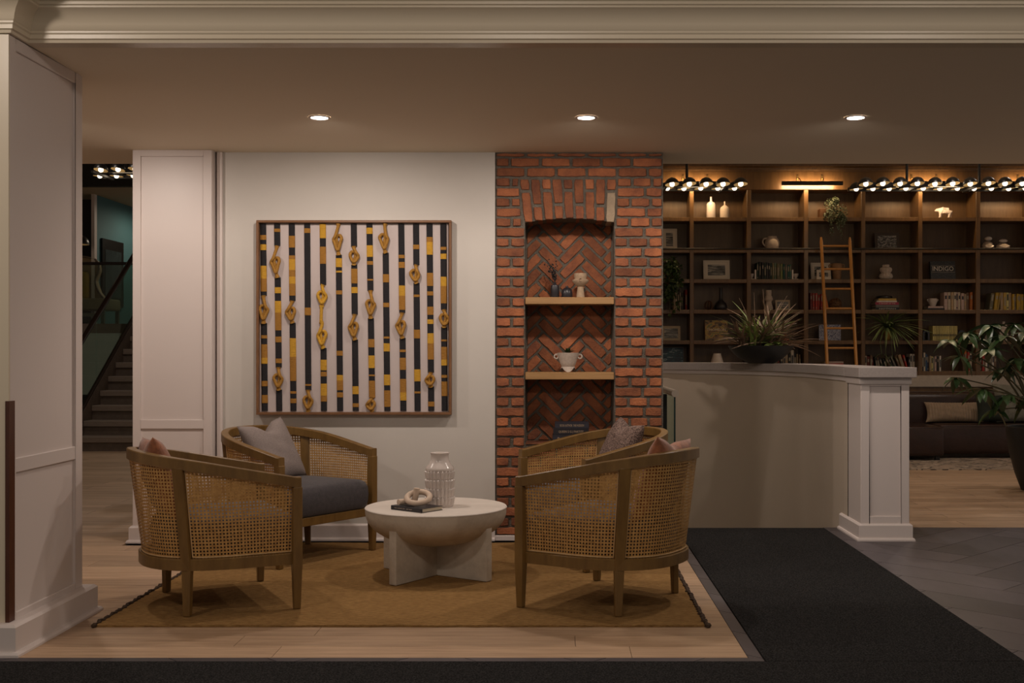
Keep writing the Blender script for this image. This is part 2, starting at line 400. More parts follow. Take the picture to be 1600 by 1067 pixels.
# ================================================================ THE SETTING
# ---- floors
fl = struct(obj('floor', MB().box(-10, 7.5, -1.5, 8.55, -.12, -.014), M['grout']))
far = MB()
far.box(-12, -.3, 8.372, 26, -.12, 0).box(2.37, 9.5, 8.60, 16, -.12, 0).box(-.3, 2.37, 11.46, 16, -.12, 0).box(-.3, .80, 8.55, 11.46, -.12, 0)
struct(obj('floor_library', far, M['planks']))
PW = .19
def plank(x0, x1, y0, y1):
    b = MB().box(x0+.0012, x1-.0012, y0+.0012, y1-.0012, -.0138, 0)
    obj('plank', b, M['plank'], fl, loc=(0, 0, 0))
row = 0; y = 4.951
while y < 8.36:
    y1 = y+PW
    xa, xb = -4.4, .822
    if y1 > 7.97: xb = -2.95
    x = xa - random.uniform(0, 1.2)
    while x < xb:
        x2 = min(xb, x+random.uniform(1.5, 2.2))
        if xb-x2 < .25: x2 = xb
        plank(max(x, xa), x2, y, y1); x = x2
    y = y1
def tiles(x0, x1, y0, y1):
    for P in herringbone(.30, 3, .004, x0, x1, y0, y1, .12, 5.28, 40):
        obj('tile', MB().prism_z(P, -.0138, 0), M['tile'], fl)
tiles(1.985, 4.4, 3.9, 8.598)
tiles(.824, .883, 4.877, 8.548)
tiles(-3.6, .824, 4.877, 4.949)
struct(obj('floor_threshold', MB().box(1.985, 7.4, 8.55, 8.598, -.12, -.0142), M['grout']))
tag(obj('entry_mat', MB().box(-6, 4.4, .6, 4.873, -.0135, .006), M['mat'], loc=(0, 2.7, -.0135)),
    'charcoal entry mat running across the front edge of the picture', 'mat')
tag(obj('runner_mat', MB().box(.887, 1.981, 4.878, 8.545, -.0135, .006), M['mat'], loc=(1.43, 6.7, -.0135)),
    'black ribbed runner mat leading past the chairs to the stairwell', 'mat')

# ---- ceilings, beam and crown
struct(obj('ceiling', MB().box(-9, 7.5, 5.25, 8.51, CEIL, 3.2), M['ceil']))
struct(obj('ceiling_lobby', MB().box(-9, 7.5, -1.5, 5.19, 3.2, 3.3), M['ceil']))
struct(obj('ceiling_library', MB().box(-3, 9.5, 8.51, 16, 4.0, 4.1), M['ceil']))
struct(obj('wall_bay_top', MB().box(-9, 7.5, 8.44, 8.51, 3.2, 4.7), M['ceil']))
def crown(path, name):
    prof = [(0, 2.70), (.016, 2.70), (.020, 2.712), (.030, 2.716), (.030, 2.734), (.036, 2.740), (.036, 2.748), (.042, 2.755), (.046, 2.775),
            (.058, 2.800), (.080, 2.822), (.104, 2.834), (.104, 2.842), (.112, 2.846), (.112, 2.858), (.124, 2.866), (.146, 2.882), (.150, 2.90), (.150, 2.93), (0, 2.93)]
    rings = []
    for i, p in enumerate(path):
        p = Vector(p); d1 = (p-Vector(path[i-1])).normalized() if i > 0 else None
        d2 = (Vector(path[i+1])-p).normalized() if i < len(path)-1 else None
        n1 = Vector((d1.y, -d1.x)) if d1 else None; n2 = Vector((d2.y, -d2.x)) if d2 else None
        if n1 is None: n = n2; k = 1
        elif n2 is None: n = n1; k = 1
        else: n = (n1+n2).normalized(); k = 1/n.dot(n1)
        rings.append([(p.x+n.x*a*k, p.y+n.y*a*k, z) for a, z in prof])
    return struct(obj(name, MB().sweep(rings), M['cream'], smooth=30))
CX = -2.388
crown([(-6, 5.02), (CX, 5.02), (CX, 5.185), (7.4, 5.185)], 'trim_1')
struct(obj('wall_beam', MB().box(CX, 7.5, 5.185, 5.25, CEIL, 3.2), M['cream']))

# ---- left column with raised panelling
colo = struct(obj('wall_left', MB().box(-6, CX-.012, 5.03, 5.795, 0, 3.2), M['trim']))
fm = MB()
for a, b, c, d in ((5.0305, 5.085, .0, CEIL), (5.715, 5.80, 0, CEIL), (5.085, 5.715, 2.645, CEIL), (5.085, 5.715, .78, .845), (5.085, 5.715, 0, .165)):
    fm.box(CX-.012, CX, a, b, c, d)
obj('panel_frame', fm, M['trim'], colo, bevel=.003, seg=1)
obj('front_face', MB().box(-6, CX, 5.018, 5.03, 0, CEIL), M['cream'], colo)
def baseboard(name, path, h=.118, out=.045, m='trim', parent=None, shoe=.02):
    """profiled board following a plan polyline; the room lies to the right of the direction of travel"""
    prof = [(0, 0), (out+shoe, 0), (out+shoe, .010), (out+shoe*.6, .020), (out, .022), (out, h-.012), (out-.012, h), (0, h)]
    rings = []
    for i, p in enumerate(path):
        p = Vector(p); d1 = (p-Vector(path[i-1])).normalized() if i > 0 else None
        d2 = (Vector(path[i+1])-p).normalized() if i < len(path)-1 else None
        n1 = Vector((d1.y, -d1.x)) if d1 else None; n2 = Vector((d2.y, -d2.x)) if d2 else None
        if n1 is None: n, k = n2, 1
        elif n2 is None: n, k = n1, 1
        else: n = (n1+n2).normalized(); k = 1/n.dot(n1)
        rings.append([(p.x+n.x*a*k, p.y+n.y*a*k, z) for a, z in prof])
    o = obj(name, MB().sweep(rings), M[m], parent, smooth=20)
    if parent is None: struct(o)
    return o
baseboard('baseboard_left', [(-6, 5.02), (CX, 5.02), (CX, 5.80), (-6, 5.80)], h=.136, out=.055)
tag(obj('corner_guard', MB().box(CX-.012, CX+.006, 5.012, 5.022, .137, 1.10).box(CX, CX+.006, 5.022, 5.064, .137, 1.10), M['woodguard'], loc=(CX-.02, 5.014, .137)),
    'narrow red-brown wooden corner guard low on the left column', 'corner guard')

# ---- back wall with pilaster
struct(obj('wall_back', MB().box(-2.36, -.430, WALL, 8.50, 0, CEIL), M['wall']))
PX0, PX1, PY = -2.917, -2.372, 7.92
pil = struct(obj('trim_2', MB().box(PX0, PX1, PY+.012, 8.50, 0, CEIL), M['trim']))
fm = MB()
for a, b, c, d in ((PX0, PX0+.055, 0, CEIL), (PX1-.057, PX1, 0, CEIL), (PX0+.055, PX1-.057, 2.655, CEIL), (PX0+.055, PX1-.057, .782, .845), (PX0+.055, PX1-.057, 0, .14)):
    fm.box(a, b, PY, PY+.012, c, d)
obj('panel_frame', fm, M['trim'], pil, bevel=.0025, seg=1)
struct(obj('trim_3', MB().box(-2.36, -2.322, WALL-.03, WALL, 0, CEIL), M['trim'], bevel=.004, seg=1))
baseboard('baseboard_back', [(PX0, 8.4), (PX0, PY), (PX1, PY), (PX1, WALL), (-.430, WALL)], h=.116, out=.020, shoe=.016)
struct(obj('baseboard_brick', MB().box(-.43, .74, WALL-.026, WALL+.004, 0, .036), M['trim'], bevel=.004))

# ---- brick chimney wall with arched niche
BX0, BX1, NX0, NX1 = -.428, .740, -.218, .397
SILL, SPRING, CROWN, NBACK = .673, 2.208, 2.237, 8.30
mort = MB()
FY = WALL+.010
mort.box(BX0, NX0-.004, FY, 8.50, 0, CEIL).box(NX1+.004, BX1, FY, 8.50, 0, CEIL).box(NX0-.004, NX1+.004, FY, 8.50, 0, SILL-.004)
mort.box(NX0-.004, NX1+.004, NBACK, 8.50, SILL-.004, 2.30)
def arch_z(x, rise=0.0):
    t = (x-(NX0+NX1)/2)/((NX1-NX0)/2); return SPRING+(CROWN-SPRING)*(1-t*t)+rise
ap = [(NX0-.004+(NX1-NX0+.008)*i/12, arch_z(NX0+(NX1-NX0)*i/12, .004)) for i in range(13)]
for i in range(12):
    (xa, za), (xb, zb) = ap[i], ap[i+1]
    mort.hexa([(xa, FY, za), (xb, FY, zb), (xb, 8.50, zb), (xa, 8.50, za), (xa, FY, CEIL), (xb, FY, CEIL), (xb, 8.50, CEIL), (xa, 8.50, CEIL)])
bw = struct(obj('wall_brick', mort, M['mortar']))
def rough_poly(P, step=.032, jit=.0026):
    out = []
    n = len(P)
    for i in range(n):
        a, b = Vector(P[i]), Vector(P[(i+1) % n]); L = (b-a).length; k = max(1, int(L/step))
        d = (b-a)/max(L, 1e-6); nn = Vector((d.y, -d.x))
        for j in range(k):
            p = a+(b-a)*(j/k)
            if j == 0: p = p+((Vector(P[i-1])-a).normalized()+(b-a).normalized())*.004
            out.append(p+nn*random.uniform(-jit, jit)+d*random.uniform(-.004, .004)*(j > 0))
    return out
def brick(P, yf, depth, m='brick', jit=.0026):
    if parea(P) < .0004: return
    ring = rough_poly(P, jit=jit); n = len(ring)
    c = sum(ring, Vector((0, 0)))/n
    f = yf+random.uniform(-.003, .004)
    tx, tz = random.uniform(-.02, .02), random.uniform(-.02, .02)
    vs = []
    for y, s in ((f+depth, 1.0), (f+.005, 1.0), (f, .0)):
        for p in ring:
            q = p if s else p+(c-p).normalized()*.0045
            vs.append((q.x, y+((q.x-c.x)*tx+(q.y-c.y)*tz if not s else 0), q.y))
    fs = []
    for r in range(2):
        for k in range(n): fs.append((r*n+k, r*n+(k+1) % n, (r+1)*n+(k+1) % n, (r+1)*n+k))
    fs.append(tuple(range(2*n, 3*n)))
    o = obj('brick', MB().add(vs, fs), M[m], bw)
    return o
def rect(x0, x1, z0, z1): g = .0065; return [(x0+g, z0+g), (x1-g, z0+g), (x1-g, z1-g), (x0+g, z1-g)]
ZB, CP = 2.5266, .0695
for k in range(-36, 3):
    z0, z1 = ZB+k*CP, ZB+(k+1)*CP
    z1 = min(z1, CEIL-.002)
    if z1 < .04: continue
    z0 = max(z0, .036)
    zc = (z0+z1)/2; odd = k % 2
    jx = lambda: random.uniform(-.008, .008)
    if z0 >= ZB-.001 or z1 <= SILL+.002:
        x = BX0-(0.11 if odd else 0.0); W = .212
        while x < BX1-.01:
            a, b = max(x, BX0), min(x+W, BX1)
            if BX1-b < .05: b = BX1
            brick(rect(a, b, z0, z1), WALL-.004, .04); x += W
            if b == BX1: break
    else:
        inn = zc > SPRING
        lx = NX0-.022-(.020*(zc-SPRING)/.3 if inn else 0) if inn else NX0
        rx = NX1+.010+(.010*(zc-SPRING)/.3 if inn else 0) if inn else NX1
        dep = .04 if inn else .27
        if odd: cuts = [BX0, BX0+.108+jx(), lx]
        else: cuts = [BX0, lx]
        for i in range(len(cuts)-1): brick(rect(cuts[i], cuts[i+1], z0, z1), WALL-.004, dep if i == len(cuts)-2 else .04)
        if odd: cuts = [rx, rx+.106+jx(), rx+.240+jx(), BX1]
        else: cuts = [rx, rx+.206+jx(), BX1]
        for i in range(len(cuts)-1): brick(rect(cuts[i], cuts[i+1], z0, z1), WALL-.004, dep if i == 0 else .04)
# soldier arch, two stacked bricks per column, fanning out a little
NC = 9
xa0, xa1 = NX0-.048, NX1+.022
for c in range(NC):
    t0, t1 = c/NC, (c+1)/NC
    b0, b1 = NX0-.012+(NX1-NX0+.024)*t0, NX0-.012+(NX1-NX0+.024)*t1
    u0, u1 = xa0+(xa1-xa0)*t0, xa0+(xa1-xa0)*t1
    zl = min(arch_z(max(NX0, min(NX1, b0))), arch_z(max(NX0, min(NX1, b1))))+.002
    top = ZB-.004
    sp = zl+(top-zl)*(.70 if c % 2 == 0 else .36)
    def col_quad(za, zb):
        g = .007
        fa, fb = (za-zl)/(top-zl), (zb-zl)/(top-zl)
        return [(b0+(u0-b0)*fa+g, za+g), (b1+(u1-b1)*fa-g, za+g), (b1+(u1-b1)*fb-g, zb-g), (b0+(u0-b0)*fb+g, zb-g)]
    lo = brick(col_quad(zl-.006, sp), WALL-.004, .27, 'brickb' if c == NC-1 else 'brick')
    brick(col_quad(sp, top), WALL-.004, .04)
# herringbone bricks on the back of the niche
hb = herringbone(.0735, 3, .013, NX0+.004, NX1-.004, SILL+.004, 2.245, (NX0+NX1)/2-.03, 1.20, 60)
for P in hb: brick(P, NBACK-.010, .03, jit=.0018)
obj('niche_sill', MB().box(NX0, NX1, WALL, NBACK, SILL-.003, SILL), M['brick'], bw)

# ---- curved half wall round the stairwell, its newel post and cap
hp = [(2.111, 8.34), (2.111, 9.3)]
for i in range(1, 13):
    a = PI/2*i/12
    hp.append((2.111-1.35*(1-math.cos(a)), 9.3+1.9*math.sin(a)))
hp.append((-.28, 11.2))
def offset_path(path, d):
    out = []
    for i, p in enumerate(path):
        p = Vector(p)
        t = Vector((0, 0))
        if i > 0: t += (p-Vector(path[i-1])).normalized()
        if i < len(path)-1: t += (Vector(path[i+1])-p).normalized()
        t.normalize(); out.append(p+Vector((t.y, -t.x))*d)
    return out
def wall_sweep(d0, d1, z0, z1):
    A, B = offset_path(hp, d0), offset_path(hp, d1)
    return MB().sweep([[(a.x, a.y, z0), (b.x, b.y, z0), (b.x, b.y, z1), (a.x, a.y, z1)] for a, b in zip(A, B)])
hw = struct(obj('wall_stairwell', wall_sweep(0, .26, -2.6, 1.10), M['halfwall'], smooth=40))
obj('cap_moulding', wall_sweep(-.012, .272, 1.10, 1.138), M['trim'], hw, smooth=40)
obj('stone_cap', wall_sweep(-.034, .294, 1.138, 1.2045), M['captop'], hw, smooth=40)
post = struct(obj('trim_4', MB().box(2.111, 2.449, 8.012, 8.36, 0, 1.10), M['trim']))
fm = MB()
for a, b, c, d in ((2.111, 2.172, 0, 1.10), (2.392, 2.449, 0, 1.10), (2.172, 2.392, 1.072, 1.10), (2.172, 2.392, 0, .170)):
    fm.box(a, b, 8.0, 8.012, c, d)
obj('panel_frame', fm, M['trim'], post, bevel=.003, seg=1)
obj('cap_moulding', MB().box(2.098, 2.462, 7.985, 8.37, 1.085, 1.134), M['trim'], post, bevel=.006)
obj('stone_cap', MB().box(2.079, 2.480, 7.93, 8.40, 1.134, 1.2045), M['captop'], post, bevel=.004)
baseboard('baseboard_post', [(2.111, 8.545), (2.111, 8.0), (2.449, 8.0), (2.449, 8.36)][::-1] and [(2.449+.0, 8.36), (2.449, 8.0), (2.111, 8.0), (2.111, 8.545)][::-1], h=.119, out=.018, shoe=.014)
# stairwell shell, steps going down
struct(obj('wall_stair_side', MB().box(.74, .86, 8.50, 11.2, -2.6, -.001), M['halfwall']))
struct(obj('floor_stair_edge', MB().box(.86, 2.11, 8.50, 8.549, -2.6, -.0145), M['paleg']))
st = MB()
for i in range(9): st.box(.862, 2.108, 8.56+.28*i, 8.56+.28*(i+1), -2.6, -.18*(i+1))
struct(obj('floor_stair_down', st, M['stair']))

# ---- library end wall, left hall and upper level
struct(obj('wall_library', MB().box(-.3, 9.5, 15.40, 15.6, 0, 4.0), M['wall']))
UF, UY = 1.728, 17.34
struct(obj('wall_hall_far', MB().box(-12, -6.36, UY, UY+.15, 0, UF-.145), M['paleg']))
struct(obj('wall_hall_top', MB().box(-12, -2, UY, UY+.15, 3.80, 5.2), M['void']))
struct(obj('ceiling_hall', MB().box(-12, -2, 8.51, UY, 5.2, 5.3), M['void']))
struct(obj('floor_upper', MB().box(-12, -3, UY, 24, UF-.145, UF), M['stair']))
struct(obj('ceiling_upper', MB().box(-12, -2, UY+.15, 24, 3.80, 3.9), M['upceil']))
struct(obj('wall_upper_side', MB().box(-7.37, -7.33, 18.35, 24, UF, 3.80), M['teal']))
struct(obj('trim_5', MB().box(-7.375, -7.325, 18.25, 18.35, UF, 3.80), M['trim']))
struct(obj('wall_upper_dark', MB().box(-12, -7.375, 18.9, 19.05, UF, 3.80), M['dark']))
struct(obj('wall_upper_back', MB().box(-7.33, -2, 23.8, 24, UF, 3.80), M['paleg']))
struct(obj('wall_hall_left', MB().box(-10.2, -10, 5, 17.3, 0, 5.2), M['wall']))

# ================================================================ RUG
RUGZ = .012
rug = thing('area_rug', 'flat olive-brown jute rug under the chairs with dark braided ends', 'rug', (-.75, 6.68, 0))
RX0, RX1, RY0, RY1 = -2.198, .706, 5.497, 7.86
rb = MB(); nx, ny = 40, 30
g = []
for j in range(ny+1):
    for i in range(nx+1):
        x = RX0+(RX1-RX0)*i/nx; y = RY0+(RY1-RY0)*j/ny
        if j in (0, ny): y += random.uniform(-.004, .004)
        g.append((x, y, .0105+.0012*math.sin(x*9+y*4)*math.sin(y*7)))
rb.add(g, [(j*(nx+1)+i, j*(nx+1)+i+1, (j+1)*(nx+1)+i+1, (j+1)*(nx+1)+i) for j in range(ny) for i in range(nx)])
edge = [(i, 0) for i in range(nx+1)]+[(nx, j) for j in range(1, ny+1)]+[(i, ny) for i in range(nx-1, -1, -1)]+[(0, j) for j in range(ny-1, 0, -1)]
ids = [j*(nx+1)+i for i, j in edge]; o0 = len(rb.v)
rb.v += [(rb.v[k][0], rb.v[k][1], .0005) for k in ids]
for a in range(len(ids)):
    b = (a+1) % len(ids); rb.f.append((ids[a], o0+a, o0+b, ids[b])); rb.mi.append(0)
obj('rug_field', rb, M['rug'], rug, loc=(0, 0, 0)).matrix_parent_inverse = Matrix.Translation((.75, -6.68, 0))
for x in (RX0-.008, RX1+.010):
    pts = []; rr = []
    n = 150
    for i in range(n+1):
        y = RY0-.02+(RY1-RY0+.03)*i/n
        pts.append((x+.006*math.sin(i*1.9)+random.uniform(-.004, .004), y, .010)); rr.append(.0085+.003*math.sin(i*1.3)+random.uniform(-.001, .003))
    obj('braided_fringe', MB().tube(pts, rr, 6), M['fringe'], rug, smooth=60).matrix_parent_inverse = Matrix.Translation((.75, -6.68, 0))

# ================================================================ LAMPS OF THE BAY, ADDED LAMPS OF THE LOBBY
def downlight(x, y, z, label, power, group, size=178, blend=.5, tilt=0, r=.048, lens='disc', rad=.045, col=WARM):
    t = thing('recessed_downlight', label, 'ceiling light', (x, y, z), 0, group)
    obj('trim_ring', MB().lathe([(r, -.001), (r+.004, -.006), (r+.016, -.004), (r+.018, .0)], 32, cap=False), M['trim'], t, local=True, smooth=40)
    obj('lens', MB().lathe([(1e-6, -.0025), (r*.7, -.0025), (r+.001, -.0012)], 32, cap=False), M[lens], t, local=True)
    spot('lamp', (0, 0, -.03), power, size, blend, rad, col, parent=t).rotation_euler = (R_(tilt), 0, 0)
    return t
for (x, y), lb in zip(DOWN, ('round recessed downlight hidden behind the left column', 'round recessed downlight in front of the corded artwork', 'round recessed downlight in front of the brick wall', 'round recessed downlight nearest the library side')):
    downlight(x, y, CEIL-.001, lb, 40 if x < -2 else 47, 'bay downlights', blend=.62, tilt=13)
for ((x, y), lb), pw in zip(zip(LOBBY, ('unseen added lobby downlight nearest the left column, before the beam', 'unseen added lobby downlight before the middle of the beam', 'unseen added lobby downlight before the right of the beam')), (105, 72, 72)):
    downlight(x, y, 3.199, lb, pw, 'added lobby downlights', rad=.16, blend=.12)

# ================================================================ BARREL CHAIRS
CA, CBK, CZF, CSL = .398, .735, .668, .205       # half width, depth to back of rail, arm height, slope of the arm rail
def path_top(s):
    """s 0..1 from the left arm tip round the back to the right arm tip -> (lateral, depth)"""
    return superU(s, CA, CBK)
def superU(s, a, back, straight=.27, front=-.022):
    # piecewise: straight 0..s1, superellipse s1..1-s1
    s1 = .235
    if s < s1: return (-a, front+(straight-front)*s/s1)
    if s > 1-s1: return (a, front+(straight-front)*(1-s)/s1)
    th = PI*(s-s1)/(1-2*s1)
    c, q = math.cos(th), math.sin(th); e = 2/2.35
    return (-a*math.copysign(abs(c)**e, c), straight+(back-straight)*abs(q)**e)
def path_bot(s): return superU(s, .372, .680, .25, -.012)
def ztop(dep): return CZF+CSL*max(0, dep)-.03*max(0, dep-.45)
ZR0, ZR1 = .225, .282
# local chair frame: x = lateral (right), y = forward; depth runs backwards
def L3(lat, dep, z): return (lat, -dep, z)
NS = 72
def chair_path(fn, n=NS): return [fn(i/n) for i in range(n+1)]
def resample(fn, n):
    pts = [Vector(fn(i/800)) for i in range(801)]; cum = [0]
    for i in range(800): cum.append(cum[-1]+(pts[i+1]-pts[i]).length)
    out = []; j = 0
    for k in range(n+1):
        d = cum[-1]*k/n
        while j < 799 and cum[j+1] < d: j += 1
        t = (d-cum[j])/max(1e-9, cum[j+1]-cum[j]); out.append(j/800+t/800)
    return out
SS = resample(path_top, 90)
def rail(fn, half, zf):
    rings = []
    for s in SS:
        p = Vector(fn(s)); q = Vector(fn(min(1, s+.004)))-Vector(fn(max(0, s-.004))); q.normalize()
        n = Vector((-q.y, q.x))
        if n.dot(p-Vector((0, .3))) < 0: n = -n
        z0, z1 = zf(p)
        i, o = p-n*half, p+n*half; c = .004
        rings.append([L3(o.x, o.y, z0), L3(o.x, o.y, z1-c), L3(o.x-n.x*c, o.y-n.y*c, z1), L3(i.x+n.x*c, i.y+n.y*c, z1), L3(i.x, i.y, z1-c), L3(i.x, i.y, z0)])
    return MB().sweep(rings)
def lerp2(a, b, t): return Vector(a)*(1-t)+Vector(b)*t
def surf(s, z):
    """point of the leaning cane wall at path parameter s and height z"""
    t = (z-.25)/.42
    return lerp2(path_bot(s), path_top(s), t)
S_REAR = .338                                     # path parameter of the rear posts
def cane_panel(s0, s1, off=.0):
    P = .0168; mb = MB()
    L = sum((Vector(path_top(s0+(s1-s0)*(i+1)/60))-Vector(path_top(s0+(s1-s0)*i/60))).length for i in range(60))*.97
    # arc-length table
    tab = [0]; 
    for i in range(120): tab.append(tab[-1]+(Vector(path_top(s0+(s1-s0)*(i+1)/120))-Vector(path_top(s0+(s1-s0)*i/120))).length)
    def s_of(u):
        d = u*tab[-1]; j = 0
        lo, hi = 0, 119
        while lo < hi:
            m = (lo+hi)//2
            if tab[m+1] < d: lo = m+1
            else: hi = m
        t = (d-tab[lo])/max(1e-9, tab[lo+1]-tab[lo]); return s0+(s1-s0)*(lo+t)/120
    nu = max(3, round(L/P)); zb = ZR1-.006
    nv = int((ztop(.75)-zb)/P)+1
    oct_ = [(math.cos(PI/8+PI/4*k)*.30, math.sin(PI/8+PI/4*k)*.30) for k in range(8)]
    outer = [(.5, .25), (.25, .5), (-.25, .5), (-.5, .25), (-.5, -.25), (-.25, -.5), (.25, -.5), (.5, -.25)]
    cache = {}
    for iu in range(nu):
        sc = s_of((iu+.5)/nu)
        zt = ztop(path_top(sc)[1])-.050
        for iv in range(nv):
            if zb+iv*P > zt: break
            vs = []
            for pts in (outer, oct_):
                for a, b in pts:
                    u = (iu+.5+a)/nu; z = zb+(iv+.5+b)*P
                    key = round(u*nu*1000)
                    if key not in cache:
                        s = s_of(min(1, max(0, u))); cache[key] = (s, ztop(path_top(s)[1])-.048)
                    s, zl = cache[key]
                    z = min(z, zl); q = surf(s, z); vs.append(L3(q.x, q.y, z))
            cor = []
            for a, b in ((.5, .5), (-.5, .5), (-.5, -.5), (.5, -.5)):
                u = (iu+.5+a)/nu; z = zb+(iv+.5+b)*P; key = round(u*nu*1000)
                if key not in cache:
                    s = s_of(min(1, max(0, u))); cache[key] = (s, ztop(path_top(s)[1])-.048)
                s, zl = cache[key]; z = min(z, zl); q = surf(s, z); cor.append(L3(q.x, q.y, z))
            vs += cor
            mb.add(vs, [(0, 16, 1, 9, 8), (1, 2, 10, 9), (2, 17, 3, 11, 10), (3, 4, 12, 11), (4, 18, 5, 13, 12), (5, 6, 14, 13), (6, 19, 7, 15, 14), (7, 0, 8, 15)])
    return mb
def spline_edge(s0, s1):
    """pale spline round a cane panel"""
    pts = []
    for i in range(25):
        s = s0+(s1-s0)*i/24; p = surf(s, ZR1+.006); pts.append(L3(p.x, p.y, ZR1+.006))
    for i in range(1, 9):
        z = ZR1+.006+(ztop(path_top(s1)[1])-.054-ZR1-.006)*i/8; p = surf(s1, z); pts.append(L3(p.x, p.y, z))
    for i in range(24, -1, -1):
        s = s0+(s1-s0)*i/24; z = ztop(path_top(s)[1])-.054; p = surf(s, z); pts.append(L3(p.x, p.y, z))
    for i in range(7, 0, -1):
        z = ZR1+.006+(ztop(path_top(s0)[1])-.054-ZR1-.006)*i/8; p = surf(s0, z); pts.append(L3(p.x, p.y, z))
    return MB().tube(pts, .0035, 6, closed=True)
def post_between(a, b, wa, wb, ang=0):
    """tapering square post from foot a to head b"""
    a, b = Vector(a), Vector(b); c, s = math.cos(ang), math.sin(ang)
    P = []
    for p, w in ((a, wa), (b, wb)):
        for dx, dy in ((-1, -1), (1, -1), (1, 1), (-1, 1)):
            x, y = dx*w[0]/2, dy*w[1]/2; P.append((p.x+x*c-y*s, p.y+x*s+y*c, p.z))
    return MB().hexa(P)
def build_chair(label):
    t = thing('barrel_chair', label, 'armchair', group='cane barrel chairs round the coffee table')
    obj('top_rail', rail(path_top, .0235, lambda p: (ztop(p.y)-.052, ztop(p.y))), M['ash'], t, local=True, smooth=35)
    obj('bottom_rail', rail(path_bot, .0200, lambda p: (ZR0, ZR1)), M['ash'], t, local=True, smooth=35)
    obj('front_rail', MB().box(-.37, .37, -.012, .020, ZR0+.005, ZR1), M['ash'], t, local=True, bevel=.003)
    for sg in (-1, 1):
        # front legs run right up to the arm
        m = MB()
        m.v = []; P = []
        for (la, w, z) in ((sg*CA, .034, 0), (sg*CA, .048, ZR0), (sg*CA, .048, CZF-.050)):
            for dx, dy in ((-1, -1), (1, -1), (1, 1), (-1, 1)): P.append((la+dx*w/2, .004+dy*w/2*1.0, z))
        m.add(P, [(3, 2, 1, 0), (8, 9, 10, 11)]+[(r*4+k, r*4+(k+1) % 4, r*4+4+(k+1) % 4, r*4+4+k) for r in range(2) for k in range(4)])
        obj('front_leg', m, M['ash'], t, local=True, bevel=.004)
        s = S_REAR if sg < 0 else 1-S_REAR
        pt = surf(s, .72); pr = surf(s, .25); ang = sg*R_(-38)
        foot = Vector((sg*.324, .519)); P = []
        zt = ztop(path_top(s)[1])-.045; pt = surf(s, zt)
        for (p, w, z) in ((foot, (.036, .030), 0), (lerp2(foot, pr, .96), (.050, .034), ZR0), (pt, (.056, .034), zt)):
            c, q = math.cos(ang), math.sin(ang)
            for dx, dy in ((-1, -1), (1, -1), (1, 1), (-1, 1)):
                x, y = dx*w[1]/2, dy*w[0]/2
                P.append((p.x+x*c-y*q, -p.y+x*q+y*c, z))
        m = MB().add(P, [(3, 2, 1, 0), (8, 9, 10, 11)]+[(r*4+k, r*4+(k+1) % 4, r*4+4+(k+1) % 4, r*4+4+k) for r in range(2) for k in range(4)])
        obj('rear_leg', m, M['ash'], t, local=True, bevel=.004)
    for s0, s1 in ((.028, S_REAR-.013), (S_REAR+.013, 1-S_REAR-.013), (1-S_REAR+.013, .972)):
        cp = obj('cane_panel', cane_panel(s0, s1), M['cane'], t, local=True, recalc=False)
        obj('cane_edging', spline_edge(s0, s1), M['canetrim'], cp, local=True, smooth=60)
    # seat deck and loose cushion
    pl = [(x*.945, .03+(d-.03)*.945) for x, d in (path_bot(i/40) for i in range(41))]
    obj('seat_deck', MB().prism_z([(x, -d) for x, d in pl], ZR0+.012, ZR1-.004), M['ash'], t, local=True)
    n = len(pl); rings = []
    cen = Vector((0, .30))
    fr = [(x, d) for x, d in [(p[0]*.955, p[1]) for p in pl]]
    outl = [Vector((x, d)) for x, d in fr]; outl[0].y = -.030; outl[-1].y = -.030
    # fill the front edge
    front = [outl[-1].lerp(outl[0], k/10) for k in range(1, 10)]
    ring0 = outl+front
    prof = [(.90, ZR1-.002), (.965, ZR1+.012), (.99, ZR1+.045), (1.0, ZR1+.095), (.99, ZR1+.140), (.955, ZR1+.172), (.88, ZR1+.190), (.6, ZR1+.203), (.25, ZR1+.208)]
    rings = [[L3(*(cen+(p-cen)*k), z) for p in ring0] for k, z in prof]
    obj('seat_cushion', MB().sweep(rings), M['seat'], t, local=True, smooth=60)
    return t
CH = [((-1.506, 6.196), 27.45, 'cane barrel chair at front left, backed towards the white column'),
      ((.026, 6.218), 148.8, 'cane barrel chair at front right, beside the black runner mat'),
      ((-1.439, 7.232), -34.5, 'cane barrel chair under the artwork, charcoal seat in full view'),
      ((-.020, 7.149), 209.8, 'cane barrel chair standing against the brick wall')]
proto = build_chair(CH[0][2])
CHAIRS = []
for i, (p, a, lb) in enumerate(CH):
    c = proto if i == 0 else copy_tree(proto)
    c['label'] = lb; c.location = (p[0], p[1], RUGZ); c.rotation_euler = (0, 0, R_(a)-PI/2); CHAIRS.append((p, R_(a)))

